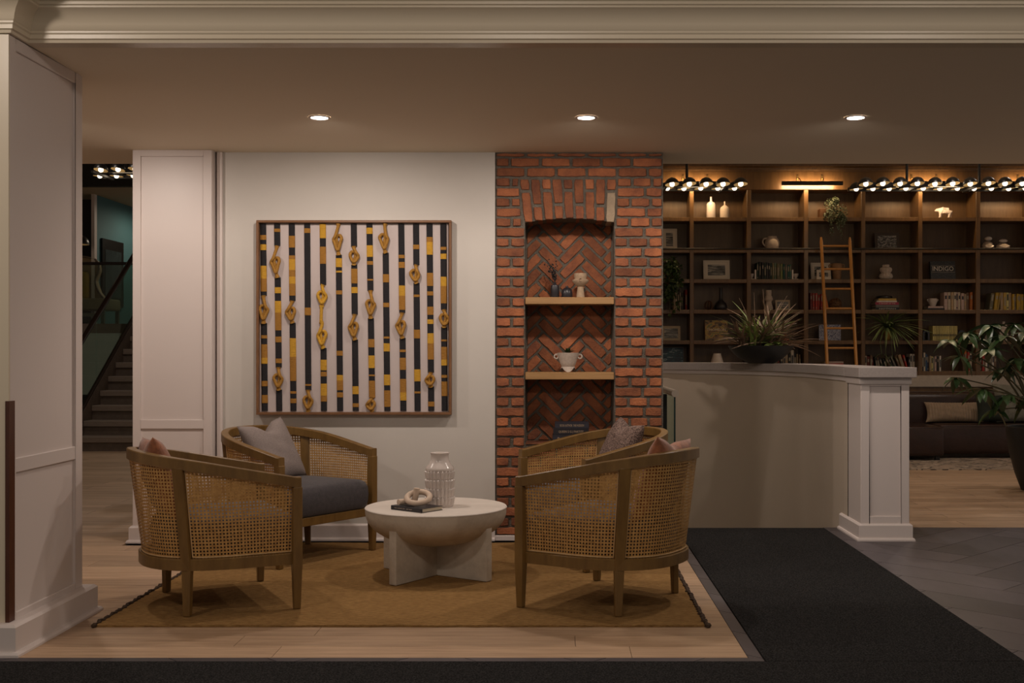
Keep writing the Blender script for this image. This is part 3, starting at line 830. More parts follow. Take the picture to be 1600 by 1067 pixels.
# ================================================================ THROW PILLOWS
def pillow_mb(w, h, t, dent=.0, n=26):
    def pt(u, v, sgn):
        x = u*w/2*(1-.085*(1-v*v)*abs(u)); z = v*h/2*(1-.085*(1-u*u)*abs(v))
        if v > 0: z -= dent*math.exp(-(u/.32)**2)*v**2
        e = max(0, (1-abs(u)**3.2))*max(0, (1-abs(v)**3.2))
        y = sgn*t/2*(e**.55)*(1-dent*1.6*math.exp(-(u/.3)**2)*max(0, v))
        y += .004*math.sin(9*u+4*v)*math.sin(7*v-3*u)*e
        return (x, y, z)
    mb = MB(); g = [[pt(2*i/n-1, 2*j/n-1, -1) for i in range(n+1)] for j in range(n+1)]
    k = [[pt(2*i/n-1, 2*j/n-1, 1) for i in range(n+1)] for j in range(n+1)]
    f = lambda i, j: j*(n+1)+i
    q = [(f(i, j), f(i+1, j), f(i+1, j+1), f(i, j+1)) for j in range(n) for i in range(n)]
    mb.add([p for r in g for p in r], q); mb.add([p for r in k for p in r], [tuple(reversed(x)) for x in q])
    return mb
def pillow(ci, lat, dep, z, yaw, lean, roll, size, m, label, dent=.0, t=.15):
    (px, py), a = CHAIRS[ci]
    F = Vector((math.cos(a), math.sin(a))); Rr = Vector((math.sin(a), -math.cos(a)))
    p = Vector((px, py))+Rr*lat-F*dep
    mb = pillow_mb(size, size, t, dent)
    o = obj('throw_pillow', mb, M[m], local=True, smooth=70)
    b = o.data; bm = bmesh.new(); bm.from_mesh(b); bmesh.ops.remove_doubles(bm, verts=bm.verts, dist=1e-4); bm.to_mesh(b); bm.free()
    o.location = (p.x, p.y, z)
    o.rotation_mode = 'QUATERNION'
    q = Matrix.Rotation(a+PI/2+R_(yaw), 4, 'Z') @ Matrix.Rotation(R_(-lean), 4, 'X') @ Matrix.Rotation(R_(roll), 4, 'Y')
    o.rotation_quaternion = q.to_quaternion()
    tag(o, label, 'pillow', 'throw pillows on the chairs'); return o
pillow(2, .03, .47, .655+RUGZ, 6, 26, -6, .43, 'pgrey', 'heathered grey linen pillow in the chair under the artwork', .07)
pillow(3, .03, .50, .660+RUGZ, -10, 24, 5, .43, 'pbrown', 'nubbly brown boucle pillow in the chair by the brick wall', .06)
pillow(0, .0, .600, .655+RUGZ, 0, 16, 4, .44, 'pterra', 'terracotta pillow in the front left chair by the column', .045)
pillow(1, .0, .600, .648+RUGZ, 2, 16, -5, .45, 'pterra', 'terracotta pillow in the front right chair by the mat', .028)

# ================================================================ COFFEE TABLE AND WHAT STANDS ON IT
TX, TY, TH, TR = -.706, 6.745, .398, .412
tb = thing('coffee_table', 'round plaster bowl coffee table on a cross of four slab legs', 'coffee table', (TX, TY, RUGZ))
prof = [(1e-6, .175)]+[(TR*math.sin(PI/2*i/16)**.95, .175+(TH-.012-.175)*(1-math.cos(PI/2*i/16)**.88)) for i in range(1, 17)]+[(TR, TH-.012), (TR, TH-.010)]
obj('bowl', MB().lathe(prof, 72), M['plaster'], tb, local=True, smooth=50)
obj('table_top', MB().lathe([(1e-6, TH-.009), (TR+.001, TH-.0095), (TR+.002, TH-.004), (TR-.002, TH), (1e-6, TH)], 72, cap=False), M['plasterw'], tb, local=True, smooth=40)
def slab_leg(ang):
    c, s = math.cos(ang), math.sin(ang); w = .026; RO = .385
    pts = [(0.0, 0), (RO, 0), (RO, .300)]
    for k in range(1, 7):
        a = PI*k/6*.55; pts.append((RO-.022*(1-math.cos(a)), .300+.046*math.sin(min(a, PI/2))))
    pts += [(.335, .345-.012), (.30, .30), (.25, .27), (0, .20)]
    vs = []; rings = []
    for side in (-1, 1):
        for (r, z) in pts: vs.append((r*c-side*w*s, r*s+side*w*c, z))
    n = len(pts)
    return MB().add(vs, [tuple(range(n)), tuple(reversed(range(n, 2*n)))]+[(k, n+k, n+(k+1) % n, (k+1) % n) for k in range(n)])
for k in range(4): obj('slab_leg', slab_leg(R_(-123+90*k)), M['plaster'], tb, local=True, bevel=.008, seg=3, smooth=40)
TZ = TH+RUGZ+.0005
# ribbed white vase
vp = MB(); NP, SEG, VH, VR = 22, 176, .313, .089
rings = []
zs = [0, .004, .010]+[.012+.200*i/48 for i in range(49)]+[.216, .222]
for z in zs:
    row = []
    fz = (z-.012)/.05; k = int(max(0, min(3, fz))); lz = fz-k
    for i in range(SEG):
        a = 2*PI*i/SEG; ph = (a*NP/(2*PI)+.5*(k % 2)*0) % 1.0; x = abs(2*ph-1)
        base = VR-.010
        if 0.0 <= fz <= 4:
            topz = .90-.30*x*x
            env = 1 if lz < topz else max(0, 1-(lz-topz)/.08)
            base += .013*env*(.15+.85*(1-x**2.2))*(.45+.55*lz)-.002
        elif z >= .212: base = VR-.006
        else: base = VR-.012+.3*z
        row.append((base*math.cos(a), base*math.sin(a), z))
    rings.append(row)
vp.sweep(rings, cap=True)
vase = thing('ribbed_vase', 'tall white glazed vase with rows of scalloped ribs on the coffee table', 'vase', (-.684, 6.735, TZ))
obj('body', vp, M['white'], vase, local=True, smooth=40)
neck = [(VR-.006, .222), (VR-.010, .232), (VR-.028, .252), (.053, .272), (.051, .300), (.055, .309), (.056, .313), (.052, .314), (.047, .308), (.047, .20)]
obj('neck', MB().lathe(neck, 48, cap=False), M['white'], vase, local=True, smooth=50)
# black book with ribbon
bk = thing('black_book', 'small black hardback book with ribbon lying under the ceramic knot', 'book', (-.80, 6.590, TZ), R_(-38))
w2, d2, th = .125, .082, .024
obj('cover', MB().box(-w2, w2, -d2, d2, 0, .003).box(-w2, w2, -d2, d2, th-.003, th).box(-w2, w2, -d2-.003, -d2+.001, 0, th), M['blackv'], bk, local=True, bevel=.001, seg=1)
obj('pages', MB().box(-w2+.004, w2-.004, -d2+.002, d2-.004, .003, th-.003), M['page'], bk, local=True)
obj('ribbon', MB().tube([(w2-.02, -d2-.001, .012), (w2-.006, -d2-.008, .007), (w2+.006, -d2-.012, .0045)], .004, 5), M['black'], bk, local=True)
text_part('spine_lettering', 'THE COLLECTED   ART FILM', .012, M['stonew'], bk, (-.025, -d2-.0045, th/2), (PI/2, 0, 0), .0003, (.14, .006))
# ceramic chain knot
def ring_pts(c, rx, ry, tilt, yaw, n=28):
    out = []
    Mx = Matrix.Rotation(yaw, 3, 'Z') @ Matrix.Rotation(tilt, 3, 'X')
    for i in range(n):
        a = 2*PI*i/n; out.append(Vector(c)+Mx @ Vector((rx*math.cos(a), ry*math.sin(a), 0)))
    return out
kn = thing('ceramic_knot', 'cream ceramic knot sculpture resting on the black book', 'sculpture', (-.806, 6.600, TZ+th+.0005))
obj('front_loop', MB().tube(ring_pts((.015, -.020, .046), .066, .052, R_(32), R_(-8)), .0165, 12, closed=True), M['knot'], kn, local=True, smooth=70)
obj('upright_link', MB().tube([(-.012, .012, .018), (-.006, .012, .045), (0, .012, .070), (.002, .012, .096)], [.017, .0175, .017, .0165], 14), M['knot'], kn, local=True, smooth=50)
obj('back_loop', MB().tube(catmull([(-.012, .012, .02), (-.055, .01, .018), (-.085, .0, .018), (-.10, -.012, .018)], 5), .0165, 12), M['knot'], kn, local=True, smooth=60)

# ================================================================ ARTWORK
AY = 7.985
def ax(v): return gx(390+v/3.233, AY)
def az(v): return gz(330+v/3.233, AY)
AXC, AZC = ax(527), az(537)
art = thing('corded_artwork', 'framed canvas with thirteen vertical black and yellow wrapped cords tied in knots', 'artwork', (AXC, WALL-.002, az(1025)))
def arto(name, mb, m, parent=art, **k):
    mb.v = [(x-AXC, y-(WALL-.002), z-az(1025)) for x, y, z in mb.v]
    return obj(name, mb, m, parent, local=True, **k)
FX0, FX1, FZ0, FZ1 = gx(400.4, 7.965), gx(705.3, 7.965), gz(648, 7.965), gz(344, 7.965)
fw = .017
for a, b, c, d in ((FX0, FX1, FZ1-fw, FZ1), (FX0, FX1, FZ0, FZ0+fw), (FX0, FX0+fw, FZ0+fw, FZ1-fw), (FX1-fw, FX1, FZ0+fw, FZ1-fw)):
    arto('frame_side', MB().box(a, b, 7.960, 8.017, c, d), M['frame'], bevel=.002, seg=1)
arto('shadow_gap', MB().box(FX0+fw, FX1-fw, 8.008, 8.016, FZ0+fw, FZ1-fw), M['black'])
CX0, CX1, CZ0, CZ1 = ax(50), ax(1003), az(1014), az(61)
arto('canvas', MB().box(CX0, CX1, 7.996, 8.008, CZ0, CZ1), M['canvas'])
STR = [
 (66, 75, 'B120 O144 B167 Y196 B275 Y340 O405 B427 K565 B626 O642 B672 O740 Y770 B857 O884 B928 O969 B1009'),
 (137, 148, 'B88 O104 B175 K334 B384 Y414 B453 Y512 O601 B633 O662 B744 O767 B789 K901 B1009'),
 (211, 220, 'B124 O183 B223 O242 Y296 O330 Y365 O426 B453 K563 B641 Y735 O857 B909 O921 B946 O969 B1009'),
 (289, 296, 'B86 O109 B487 O525 B873 O882 B903 K1009'),
 (368, 374, 'Y136 B179 O265 B372 D691 B750 Y803 B811 O834 B871 Y931 O961 B1009'),
 (448, 456, 'K220 B237 Y282 B300 Y309 B400 O420 B705 O729 B827 Y855 O904 B915 O940 B1009'),
 (525, 535, 'B179 K269 B290 O364 B383 Y413 B521 K648 B884 Y924 B970 O989 B1009'),
 (604, 619, 'B83 Y114 B172 Y230 B252 O270 B342 O350 B401 K540 B646 O687 B729 Y792 B825 O833 B856 O942 K1009'),
 (685, 695, 'K210 B318 O359 B462 O484 B633 O643 B667 Y708 B825 Y879 B905 O988 B1009'),
 (765, 776, 'B220 O237 B256 O286 B375 Y426 O498 B513 K640 B699 O711 B740 O801 B847 O915 Y956 B1009'),
 (840, 848, 'B169 O191 B272 K362 B421 O433 B598 O642 B799 Y859 B910 O920 B1009'),
 (908, 917, 'B130 O155 Y219 B311 O377 B405 O425 B482 O523 B546 Y569 B616 Y667 O749 B815 K885 B962 O986 B1009'),
 (978, 985, 'B180 O195 B214 Y241 B331 Y377 O465 B498 K584 B648 O657 B685 O749 Y779 B827 O841 B860 O933 B1009')]
def band(x0, z0, x1, z1, w, d):
    """half-round wrapped band from (x0,z0) top to (x1,z1) bottom, standing off the canvas"""
    n = 8; rings = []
    m = max(2, int(abs(z0-z1)/.03)+1)
    for k in range(m+1):
        t = k/m; x = x0+(x1-x0)*t; z = z0+(z1-z0)*t
        rings.append([(x+w/2*math.cos(PI*i/n), 7.9955-d*math.sin(PI*i/n)**.6, z) for i in range(n+1)])
    return MB().sweep(rings)
KN = [(0, 1.0, 0), (.03, .78, .2), (.45, .42, .9), (.85, -.05, .5), (.62, -.55, .6), (.0, -.72, .9), (-.62, -.40, .6), (-.85, .12, .5), (-.45, .52, .3), (.15, .42, .0), (.30, .0, .2), (.12, -.45, .1), (.0, -.75, .3), (0, -1.0, 0)]
def knot_tube(x0, z0, x1, z1, flip, wide=.033, r=.0112, sk=0):
    pts = []
    h = (z0-z1)/2; zc = (z0+z1)/2; xc = (x0+x1)/2
    lim = min(h*.86, .050)
    for (u, v, dp) in KN:
        zz = zc+v*h if abs(v) > .7 else zc+v*lim
        x = xc+flip*u*wide*min(1, h/.05)+sk*(1-v*v)
        if v == 1.0: x = x0
        if v == -1.0: x = x1
        pts.append((x, 7.9955-.008-.020*dp, zz))
    P = catmull(pts, 5); n = len(P)
    rr = [r*(1+.6*max(0, 1-i/5)+.6*max(0, 1-(n-1-i)/5)) for i in range(n)]
    return MB().tube(P, rr, 8)
kc = 0
for xt, xb, seq in STR:
    def xs(v): return ax(xt+(xb-xt)*(v-62)/948)
    W = .043; y = 63.0
    items = [(s[0], float(s[1:])) for s in seq.split()]
    strap = None; runs = []; y0 = y
    cur = y
    for k, e in items:
        if k in 'KD':
            if cur > y0+1: runs.append((y0, cur))
            y0 = e
        cur = e
    if cur > y0+1: runs.append((y0, cur))
    sobj = []
    for a, b in runs:
        sobj.append((a, b, arto('cord_strap', band(xs(a), az(a), xs(b), az(b), W, .0085), M['cordb'], smooth=50)))
    cur = y
    for k, e in items:
        if k in 'YO':
            arto('wrapped_band', band(xs(cur), az(cur), xs(e), az(e), W+.0016, .0105), M['cordy' if k == 'Y' else 'cordo'], [o for a, b, o in sobj if a <= cur+.5 and e <= b+.5][0], smooth=50)
        elif k == 'K':
            kc += 1
            arto('rope_knot', knot_tube(xs(cur), az(cur), xs(e), az(e), 1 if kc % 2 else -1, sk=random.uniform(-.012, .004)), M['rope'], smooth=60)
        elif k == 'D':
            mb = knot_tube(xs(cur), az(cur), xs(480)-.010, az(480), 1); t2 = knot_tube(xs(560)-.014, az(560), xs(e), az(e), -1)
            mb.add(t2.v, t2.f); t3 = MB().tube([(xs(480)-.010, 7.985, az(480)), (xs(520)-.012, 7.983, az(520)), (xs(560)-.014, 7.985, az(560))], .0115, 8); mb.add(t3.v, t3.f)
            arto('double_knot', mb, M['cordy'], smooth=60)
        cur = e

# ================================================================ NICHE SHELVES AND CONTENTS
for (a, b, lb) in ((464.3, 475.3, 'upper light oak shelf across the brick niche'), (581.6, 593, 'lower light oak shelf across the brick niche')):
    tag(obj('niche_shelf', MB().box(NX0-.001, NX1+.001, WALL-.006, NBACK-.014, gz(b, WALL), gz(a, WALL)), M['oakshelf'], loc=((NX0+NX1)/2, 8.15, gz(b, WALL)), bevel=.003, seg=1), lb, 'shelf', 'niche shelves')
U = 8.12/FPX
Z1 = gz(464.3, WALL)+.0005; Z2 = gz(581.6, WALL)+.0005
def sx_(px): return (px-VX)*U
# dark vases (profile in pixels of the photograph's scale)
def lathe_px(name, label, cat, px, Y, z, prof, m, u, group=None, n=28, parts=None):
    t = thing(name, label, cat, ((px-VX)*Y/FPX, Y, z), 0, group)
    obj('body', MB().lathe([(max(1e-6, r*u), h*u) for r, h in prof], n), M[m], t, local=True, smooth=45)
    return t
bv = lathe_px('bottle_vase', 'tall black bottle vase holding dry twigs on the upper niche shelf', 'vase', 867, 8.12, Z1, [(6.2, 0), (6.8, 1), (6.8, 16), (6, 19.5), (3, 21), (2, 22), (2.2, 24), (1.6, 24), (1.4, 20)], 'blackv', U)
br = MB(); random.seed(3)
for k in range(7):
    x = random.uniform(-.03, .02); pts = [(0, 0, 22*U), (x*.5, random.uniform(-.01, .01), 35*U), (x*1.6-.012, random.uniform(-.01, .01), (42+k*3)*U)]
    br.tube(catmull(pts, 4), .0012, 5)
    for q in range(11):
        t = .35+.65*q/10; p = catmull(pts, 8)[min(16, int(t*16))]
        br.sphere((p.x+random.uniform(-.014, .014), p.y+random.uniform(-.01, .01), p.z+random.uniform(-.006, .006)), random.uniform(.0038, .006), 5)
obj('dry_twigs', br, M['black'], bv, local=True, smooth=60)
lathe_px('bud_vase', 'squat round black bud vase on the upper niche shelf', 'vase', 886, 8.12, Z1, [(7.6, 0), (8.4, 1.5), (8.7, 7), (7.8, 12), (5, 15), (2, 16.5), (1.8, 18.5), (1.3, 18.5), (1.2, 16)], 'blackv', U)
sv = thing('stoneware_sculpture', 'beige stoneware totem vase with a round hole on the upper niche shelf', 'vase', (sx_(907), 8.11, Z1))
obj('pedestal', MB().lathe([(6.6*U, 0), (6.2*U, 4*U), (5.2*U, 12*U), (4.6*U, 17*U), (5.5*U, 18*U)], 24), M['stone'], sv, local=True, smooth=45)
obj('bowl_body', MB().lathe([(4*U, 16.5*U), (7*U, 19*U), (11*U, 23*U), (13*U, 26*U), (13*U, 27.4*U), (11*U, 28.5*U), (9.2*U, 29.2*U), (9.4*U, 31*U), (9.9*U, 33*U), (9.8*U, 37*U), (9.2*U, 38*U), (8*U, 38*U), (7.6*U, 34*U)], 32), M['stone'], sv, local=True, smooth=40)
obj('round_hole', MB().tube([(-.4*U, -12.6*U, 27.6*U), (-.4*U, -9*U, 27.6*U)], 2.0*U, 16), M['brownpot'], sv, local=True)
obj('hole_rim', MB().tube([(-.4*U+2.3*U*math.cos(a*PI/8), -12.4*U, 27.6*U+2.3*U*math.sin(a*PI/8)) for a in range(16)], .5*U, 6, closed=True), M['stone'], sv, local=True, smooth=60)
# footed planter with succulent
sp = thing('footed_planter', 'pale footed planter with ring handles and a green succulent', 'planter', (sx_(887.6), 8.12, Z2))
obj('pot', MB().lathe([(9*U, 7.5*U), (11*U, 10*U), (12.5*U, 14*U), (15*U, 22*U), (17.3*U, 29*U), (17.5*U, 30*U), (16.4*U, 30*U), (14*U, 24*U), (13*U, 23*U)], 36), M['stonew'], sp, local=True, smooth=40)
ft = MB(); nF = 60; rows = []
for lv in range(5):
    r = []
    for i in range(nF):
        a = 2*PI*i/nF; low = .5+.5*math.cos(3*(a+PI/2)); lowz = (1-low**.7)*7*U
        z = 8.5*U+(lowz-8.5*U)*lv/4; rad = (10.5+1.6*lv/4*(.4+.6*low))*U
        r.append((rad*math.cos(a), rad*math.sin(a), z))
    rows.append(r)
ft.sweep(rows, cap=False); ft.sweep([[(x*.8, y*.8, z) for x, y, z in r] for r in rows], cap=False)
obj('tripod_foot', ft, M['stonew'], sp, local=True, smooth=60)
for sg in (-1, 1):
    obj('ring_handle', MB().tube([(sg*18.3*U+3.2*U*math.cos(a*PI/8), 0, 24*U+3.2*U*math.sin(a*PI/8)) for a in range(16)], 1.35*U, 8, closed=True), M['stonew'], sp, local=True, smooth=60)
obj('soil', MB().lathe([(1e-6, 27*U), (15*U, 27*U)], 24, cap=False), M['soil'], sp, local=True)
def leaf_mb(L, W, bend=.2, n=6, fold=.15, tip=1.0, mb=None, Mx=None):
    """a leaf blade growing along +x from the origin, arching down in z"""
    vs = []; fs = []
    for i in range(n+1):
        t = i/n; w = W/2*math.sin(PI*min(1, (t*.96+.02))**.75)**tip if i < n else W*.01
        z = -bend*L*t*t; x = L*t
        vs += [(x, -w, z+fold*w), (x, 0, z), (x, w, z+fold*w)]
    for i in range(n):
        a = i*3; fs += [(a, a+3, a+4, a+1), (a+1, a+4, a+5, a+2)]
    if mb is None: return MB().add(vs, fs)
    mb.add([Mx @ Vector(v) for v in vs], fs); return mb
def basis(loc, yaw, pitch, roll=0): return Matrix.Translation(loc) @ Matrix.Rotation(yaw, 4, 'Z') @ Matrix.Rotation(-pitch, 4, 'Y') @ Matrix.Rotation(roll, 4, 'X')
su = MB()
for rg, (n, L, pit) in enumerate(((9, .062, .30), (8, .054, .62), (6, .044, 1.05))):
    for k in range(n): leaf_mb(L, .017, -.1, 5, .35, .8, su, basis((0, 0, 29*U), 2*PI*(k+.5*rg)/n, pit))
stuff(obj('succulent', su, M['leaf'], sp, local=True, smooth=60))
# three stacked books at the bottom of the niche
NB = [(864.5, 914, 692.5, 683, 'seat', 'bottom navy book of the stack in the brick niche'), (863, 916.5, 683, 672.5, 'blackv', ''), (866.5, 920, 672, 661.5, 'seat', '')]
def flat_book(label, px0, px1, z0, hgt, Y, m, u, depth=.16, title=None, tm='printw', rz=0, cat='book', group=None, fit=None):
    w = (px1-px0)*u/2; xc = ((px0+px1)/2-VX)*u
    t = thing('stacked_book', label, cat, (xc, Y+depth/2, z0), rz, group)
    obj('cover', MB().box(-w, w, -depth/2, depth/2, 0, hgt*.12).box(-w, w, -depth/2, depth/2, hgt*.88, hgt).box(-w, w, -depth/2, -depth/2+.004, hgt*.1, hgt*.9), m if not isinstance(m, str) else M[m], t, local=True)
    obj('pages', MB().box(-w+.003, w-.003, -depth/2+.004, depth/2-.004, hgt*.12, hgt*.88), M['page'], t, local=True)
    if title: text_part('spine_lettering', title, hgt*.6, M[tm], t, (0, -depth/2-.0008, hgt/2), (PI/2, 0, 0), .0003, fit or (w*1.4, hgt*.42))
    return t
u2 = 8.11/FPX; z = SILL+.001
M['navy'] = mat('navy_cloth', (.022, .020, .030), .6)
for (a, b, hpx, mm, tt, lb) in ((863.5, 914, 12, 'navy', 'R  HISTORY', 'bottom book of the three stacked in the brick niche'), (864.5, 919.5, 10.5, 'blackv', 'QUEEN S G J PARTITE', 'middle book of the three stacked in the brick niche'), (867, 920, 8.5, 'navy', 'BOOK AUTHOR  THE HUDSON', 'top book of the three stacked in the brick niche')):
    flat_book(lb, a, b, z, hpx*u2, 8.06, mm, u2, .19, tt, 'stone', group='books stacked in the niche'); z += hpx*u2+.0006

# ================================================================ LIBRARY BOOKCASE
SY, SB = 15.0, 15.36                       # front of the uprights, face of the back panel
K = SY/FPX
def bx(px): return (px-VX)*K
def bz(py): return EYE-(py-VY)*K
DIV = [(899.5, 906), (989, 995.5), (1077.8, 1084), (1167, 1173.5), (1256.3, 1263), (1345.7, 1352), (1435, 1441.4), (1525, 1531.7), (1614.5, 1621), (1704, 1710.5), (1793.5, 1800)]
SHF = [(339.4, 345.4), (389.5, 394.8), (436, 442), (484, 490), (532, 537.8), (580, 586.3)]
bc = thing('bookcase', 'wall-high dark oak bookcase of open square bays behind the half wall', 'bookcase', (bx(1300), SB+.01, bz(586.3)))
O = (bx(1300), SB+.01, bz(586.3))
def bco(name, mb, m, parent=None, **k):
    mb.v = [(x-O[0], y-O[1], z-O[2]) for x, y, z in mb.v]
    return obj(name, mb, m, parent or bc, local=True, **k)
for a, b in DIV: bco('upright', MB().box(bx(a), bx(b), SY, SB, bz(586.3), bz(296)), M['casewood'], bevel=.004, seg=1)
for (a, b) in SHF:
    for i in range(len(DIV)-1):
        bco('shelf_board', MB().box(bx(DIV[i][1]), bx(DIV[i+1][0]), SY+.006, SB, bz(b), bz(a)), M['casewood'], bevel=.003, seg=1)
for i in range(len(DIV)-1):
    bco('back_panel', MB().box(bx(DIV[i][0]), bx(DIV[i+1][0]), SB, SB+.02, bz(586.3), bz(290)), M['caseback'])
X0, X1 = bx(897), bx(1803)
bco('frieze', MB().box(X0, X1, SY-.01, SB, bz(296.5), bz(268)), M['casewood'], bevel=.003, seg=1)
cr = [(SY-.01, 268), (SY-.03, 268.2), (SY-.032, 266.5), (SY-.05, 266), (SY-.055, 263.5), (SY-.085, 261), (SY-.09, 259), (SY-.12, 256), (SY-.14, 251), (SY-.14, 246), (SB, 246), (SB, 268)]
bco('cornice', MB().sweep([[(x, yy, bz(pz)) for yy, pz in cr] for x in (X0, X1)]), M['casewood'], smooth=25)
struct(obj('trim_6', MB().box(X0-.2, X1+.4, SY-.05, 15.40, bz(604), bz(586.4)), M['concrete']))
struct(obj('trim_7', MB().box(X0-.2, X1+.4, SY-.02, 15.40, bz(611), bz(604)), M['casewood']))
RB = lambda: None
rl = thing('ladder_rail', 'thin black ladder rail running along the second shelf', 'rail', (bx(1300), SY-.03, bz(389)))
obj('bar', MB().tube([(X0-bx(1300), 0, 0), (X1-bx(1300), 0, 0)], .011, 8), M['black'], rl, local=True, smooth=60)
for i in range(len(DIV)):
    obj('bracket', MB().box(bx((DIV[i][0]+DIV[i][1])/2)-bx(1300)-.008, bx((DIV[i][0]+DIV[i][1])/2)-bx(1300)+.008, 0, .032, -.008, .008), M['black'], rl, local=True)
# picture lights
def picture_light(px, label):
    t = thing('picture_light', label, 'picture light', (bx(px), SY-.012, bz(283)), 0, 'picture lights along the bookcase frieze')
    L = 47*K
    obj('bar_shade', MB().tube([(-L, -.16, -.052), (L, -.16, -.052)], .027, 12), M['black'], t, local=True, smooth=40)
    for sg in (-1, 1):
        obj('arm', MB().tube(catmull([(sg*.16, 0, .02), (sg*.16, -.06, .03), (sg*.15, -.13, .0), (sg*.14, -.155, -.035)], 4), .006, 6), M['brass'], t, local=True, smooth=60)
        obj('wall_mount', MB().box(sg*.16-.012, sg*.16+.012, -.012, .002, -.02, .075), M['brass'], t, local=True, bevel=.003)
    obj('light_strip', MB().box(-L*.9, L*.9, -.136, -.131, -.066, -.050), M['strip'], t, local=True)
    l = bpy.data.lights.new('strip_light', 'AREA'); l.shape = 'RECTANGLE'; l.size = L*1.7; l.size_y = .03; l.energy = PICW; l.color = (1.0, .66, .34)
    o = bpy.data.objects.new('strip_light', l); COL.objects.link(o); o.parent = t; o.location = (0, -.128, -.060); o.rotation_euler = (R_(72), 0, 0)
PICW = 9.0
for px, lb in ((1086, 'picture light on the frieze above the white bottles'), (1264.5, 'picture light on the frieze above the trailing plant'), (1443, 'picture light on the frieze left of the bear figurine'), (1609, 'picture light on the frieze at the right edge')):
    picture_light(px, lb)

# ---------------------------------------------------------------- pendant chandeliers of small domes
def make_dome():
    N_ = 20; r = .071
    out = [(r*math.sin(PI/2*i/9), r*math.cos(PI/2*i/9)) for i in range(10)]
    d = thing('p', 'x', 'x')
    a = obj('dome_shade', MB().lathe([(max(r_, 1e-6), z) for r_, z in out], N_, cap=False), M['black'], d, local=True, smooth=60)
    obj('inner_reflector', MB().lathe([(max(x*.97, 1e-6), z*.94) for x, z in out], N_, cap=False), M['cream_inner'], a, local=True, smooth=60)
    obj('globe_bulb', MB().sphere((0, 0, .004), .026, 8), M['bulb'], a, local=True, smooth=80)
    a.parent = None; bpy.data.objects.remove(d); return a
DOME = None
def chandelier(label, front, back, Yf, Yb, pyf, pyb, rods, top, group='dome chandeliers in the library'):
    """front/back: photo columns of the domes in the near and far row"""
    global DOME
    xs = [gx(p, Yf) for p in front]; xc = sum(xs)/len(xs)
    zf = gz(pyf, Yf)
    base = Vector((xc, (Yf+Yb)/2, zf))
    t = thing('dome_chandelier', label, 'chandelier', base, 0, group)
    for row, (cols, Y, py) in enumerate(((front, Yf, pyf), (back, Yb, pyb))):
        if not cols: continue
        x0, x1 = gx(min(cols), Y)-.06-xc, gx(max(cols), Y)+.06-xc
        zz = gz(py, Y)-zf
        obj('support_bar', MB().box(x0, x1, Y-base.y+.085, Y-base.y+.125, zz-.012, zz+.028), M['black'], t, local=True)
        for k, p in enumerate(cols):
            if DOME is None: DOME = make_dome(); d = DOME
            else: d = copy_tree(DOME)
            d.parent = t; d.location = (gx(p, Y)-xc, Y-base.y, zz+random.uniform(-.004, .004))
            d.rotation_euler = (R_(-11 if row == 0 else 0), R_(-8 if xc > 0 else 8)*random.uniform(.4, 1.2), 0)
            arm = obj('arm', MB().tube([(gx(p, Y)-xc, Y-base.y+.01, zz+.069), (gx(p, Y)-xc, Y-base.y+.105, zz+.066), (gx(p, Y)-xc, Y-base.y+.105, zz+.02)], .006, 6), M['black'], t, local=True)
    if back:
        for x in (-.3, .3):
            obj('cross_bar', MB().box(x-.012, x+.012, Yf-base.y+.1, Yb-base.y+.1, -.01, .012), M['black'], t, local=True)
    for p, Y in rods:
        obj('hanging_rod', MB().tube([(gx(p, Y)-xc, Y-base.y+.105, .01), (gx(p, Y)-xc, Y-base.y+.105, top-zf)], .014, 8), M['black'], t, local=True, smooth=60)
    point('bulb_glow', (0, -.05, -.09), CHW*len(front)/5, .25, (1, .74, .46), t)
    return t
CHW = 7.0
chandelier('two-row dome chandelier beside the brick wall', [1023, 1050.2, 1077.2, 1103.5, 1129.8, 1157.5], [1016.5, 1042.7, 1068.6, 1095, 1121.6, 1147.7], 11.5, 11.95, 288, 294.5, [(1075, 11.5)], 4.0)
chandelier('long two-row dome chandelier at the upper right', [1353, 1379.5, 1406.5, 1433.5, 1461, 1488.7, 1516.2, 1544.5, 1570.5, 1597.3, 1624], [1338, 1364, 1389.3, 1415.4, 1442.5, 1468.5, 1496, 1522, 1549, 1576, 1602], 11.5, 11.95, 287.5, 295, [(1422, 11.5), (1536, 11.5)], 4.0)
chandelier('dome chandelier in the dark stair hall at left', [157.5, 184.3, 211], [156, 182, 208], 11.6, 12.15, 265.5, 275, [(190, 11.6)], 5.2, 'dome chandeliers in the library')

# ---------------------------------------------------------------- library ladder
ld = thing('library_ladder', 'honey oak ladder leaning on the bookcase rail', 'ladder', (bx(1312), 13.85, 0))
def ld_pt(px, py, Y): p = at(px, py, Y); return (p.x-bx(1312), p.y-13.85, p.z)
for (pt, pb) in ((1283, 1292.5), (1327.5, 1338)):
    top = Vector(ld_pt(pt, 371, 14.90)); mid = Vector(ld_pt(pb, 570, 14.30)); d = (mid-top)/(mid-top).z
    bot = top+d*(0-top.z)
    rails = MB().tube([top+(0, 0, .0)*0 if False else top, top+(bot-top)*.02, bot], [.012, .021, .021], 10)
    obj('side_rail', rails, M['ladder'], ld, local=True, smooth=50)
for py in (384.5, 420.5, 451.3, 482, 512.8, 543.8, 575):
    t = (py-371)/199
    Y = 14.90-.60*t; a = ld_pt(1283+9.5*t, py, Y); b = ld_pt(1327.5+10.5*t, py, Y)
    obj('rung', MB().tube([a, b], .0135, 8), M['ladder'], ld, local=True, smooth=60)
for px in (1283, 1327.5):
    obj('rail_hook', MB().box(*[bx(px)-bx(1312)+e for e in (-.014, .014)], 15-.06-13.85, 15-.016-13.85-.03, bz(391), bz(379)), M['black'], ld, local=True)

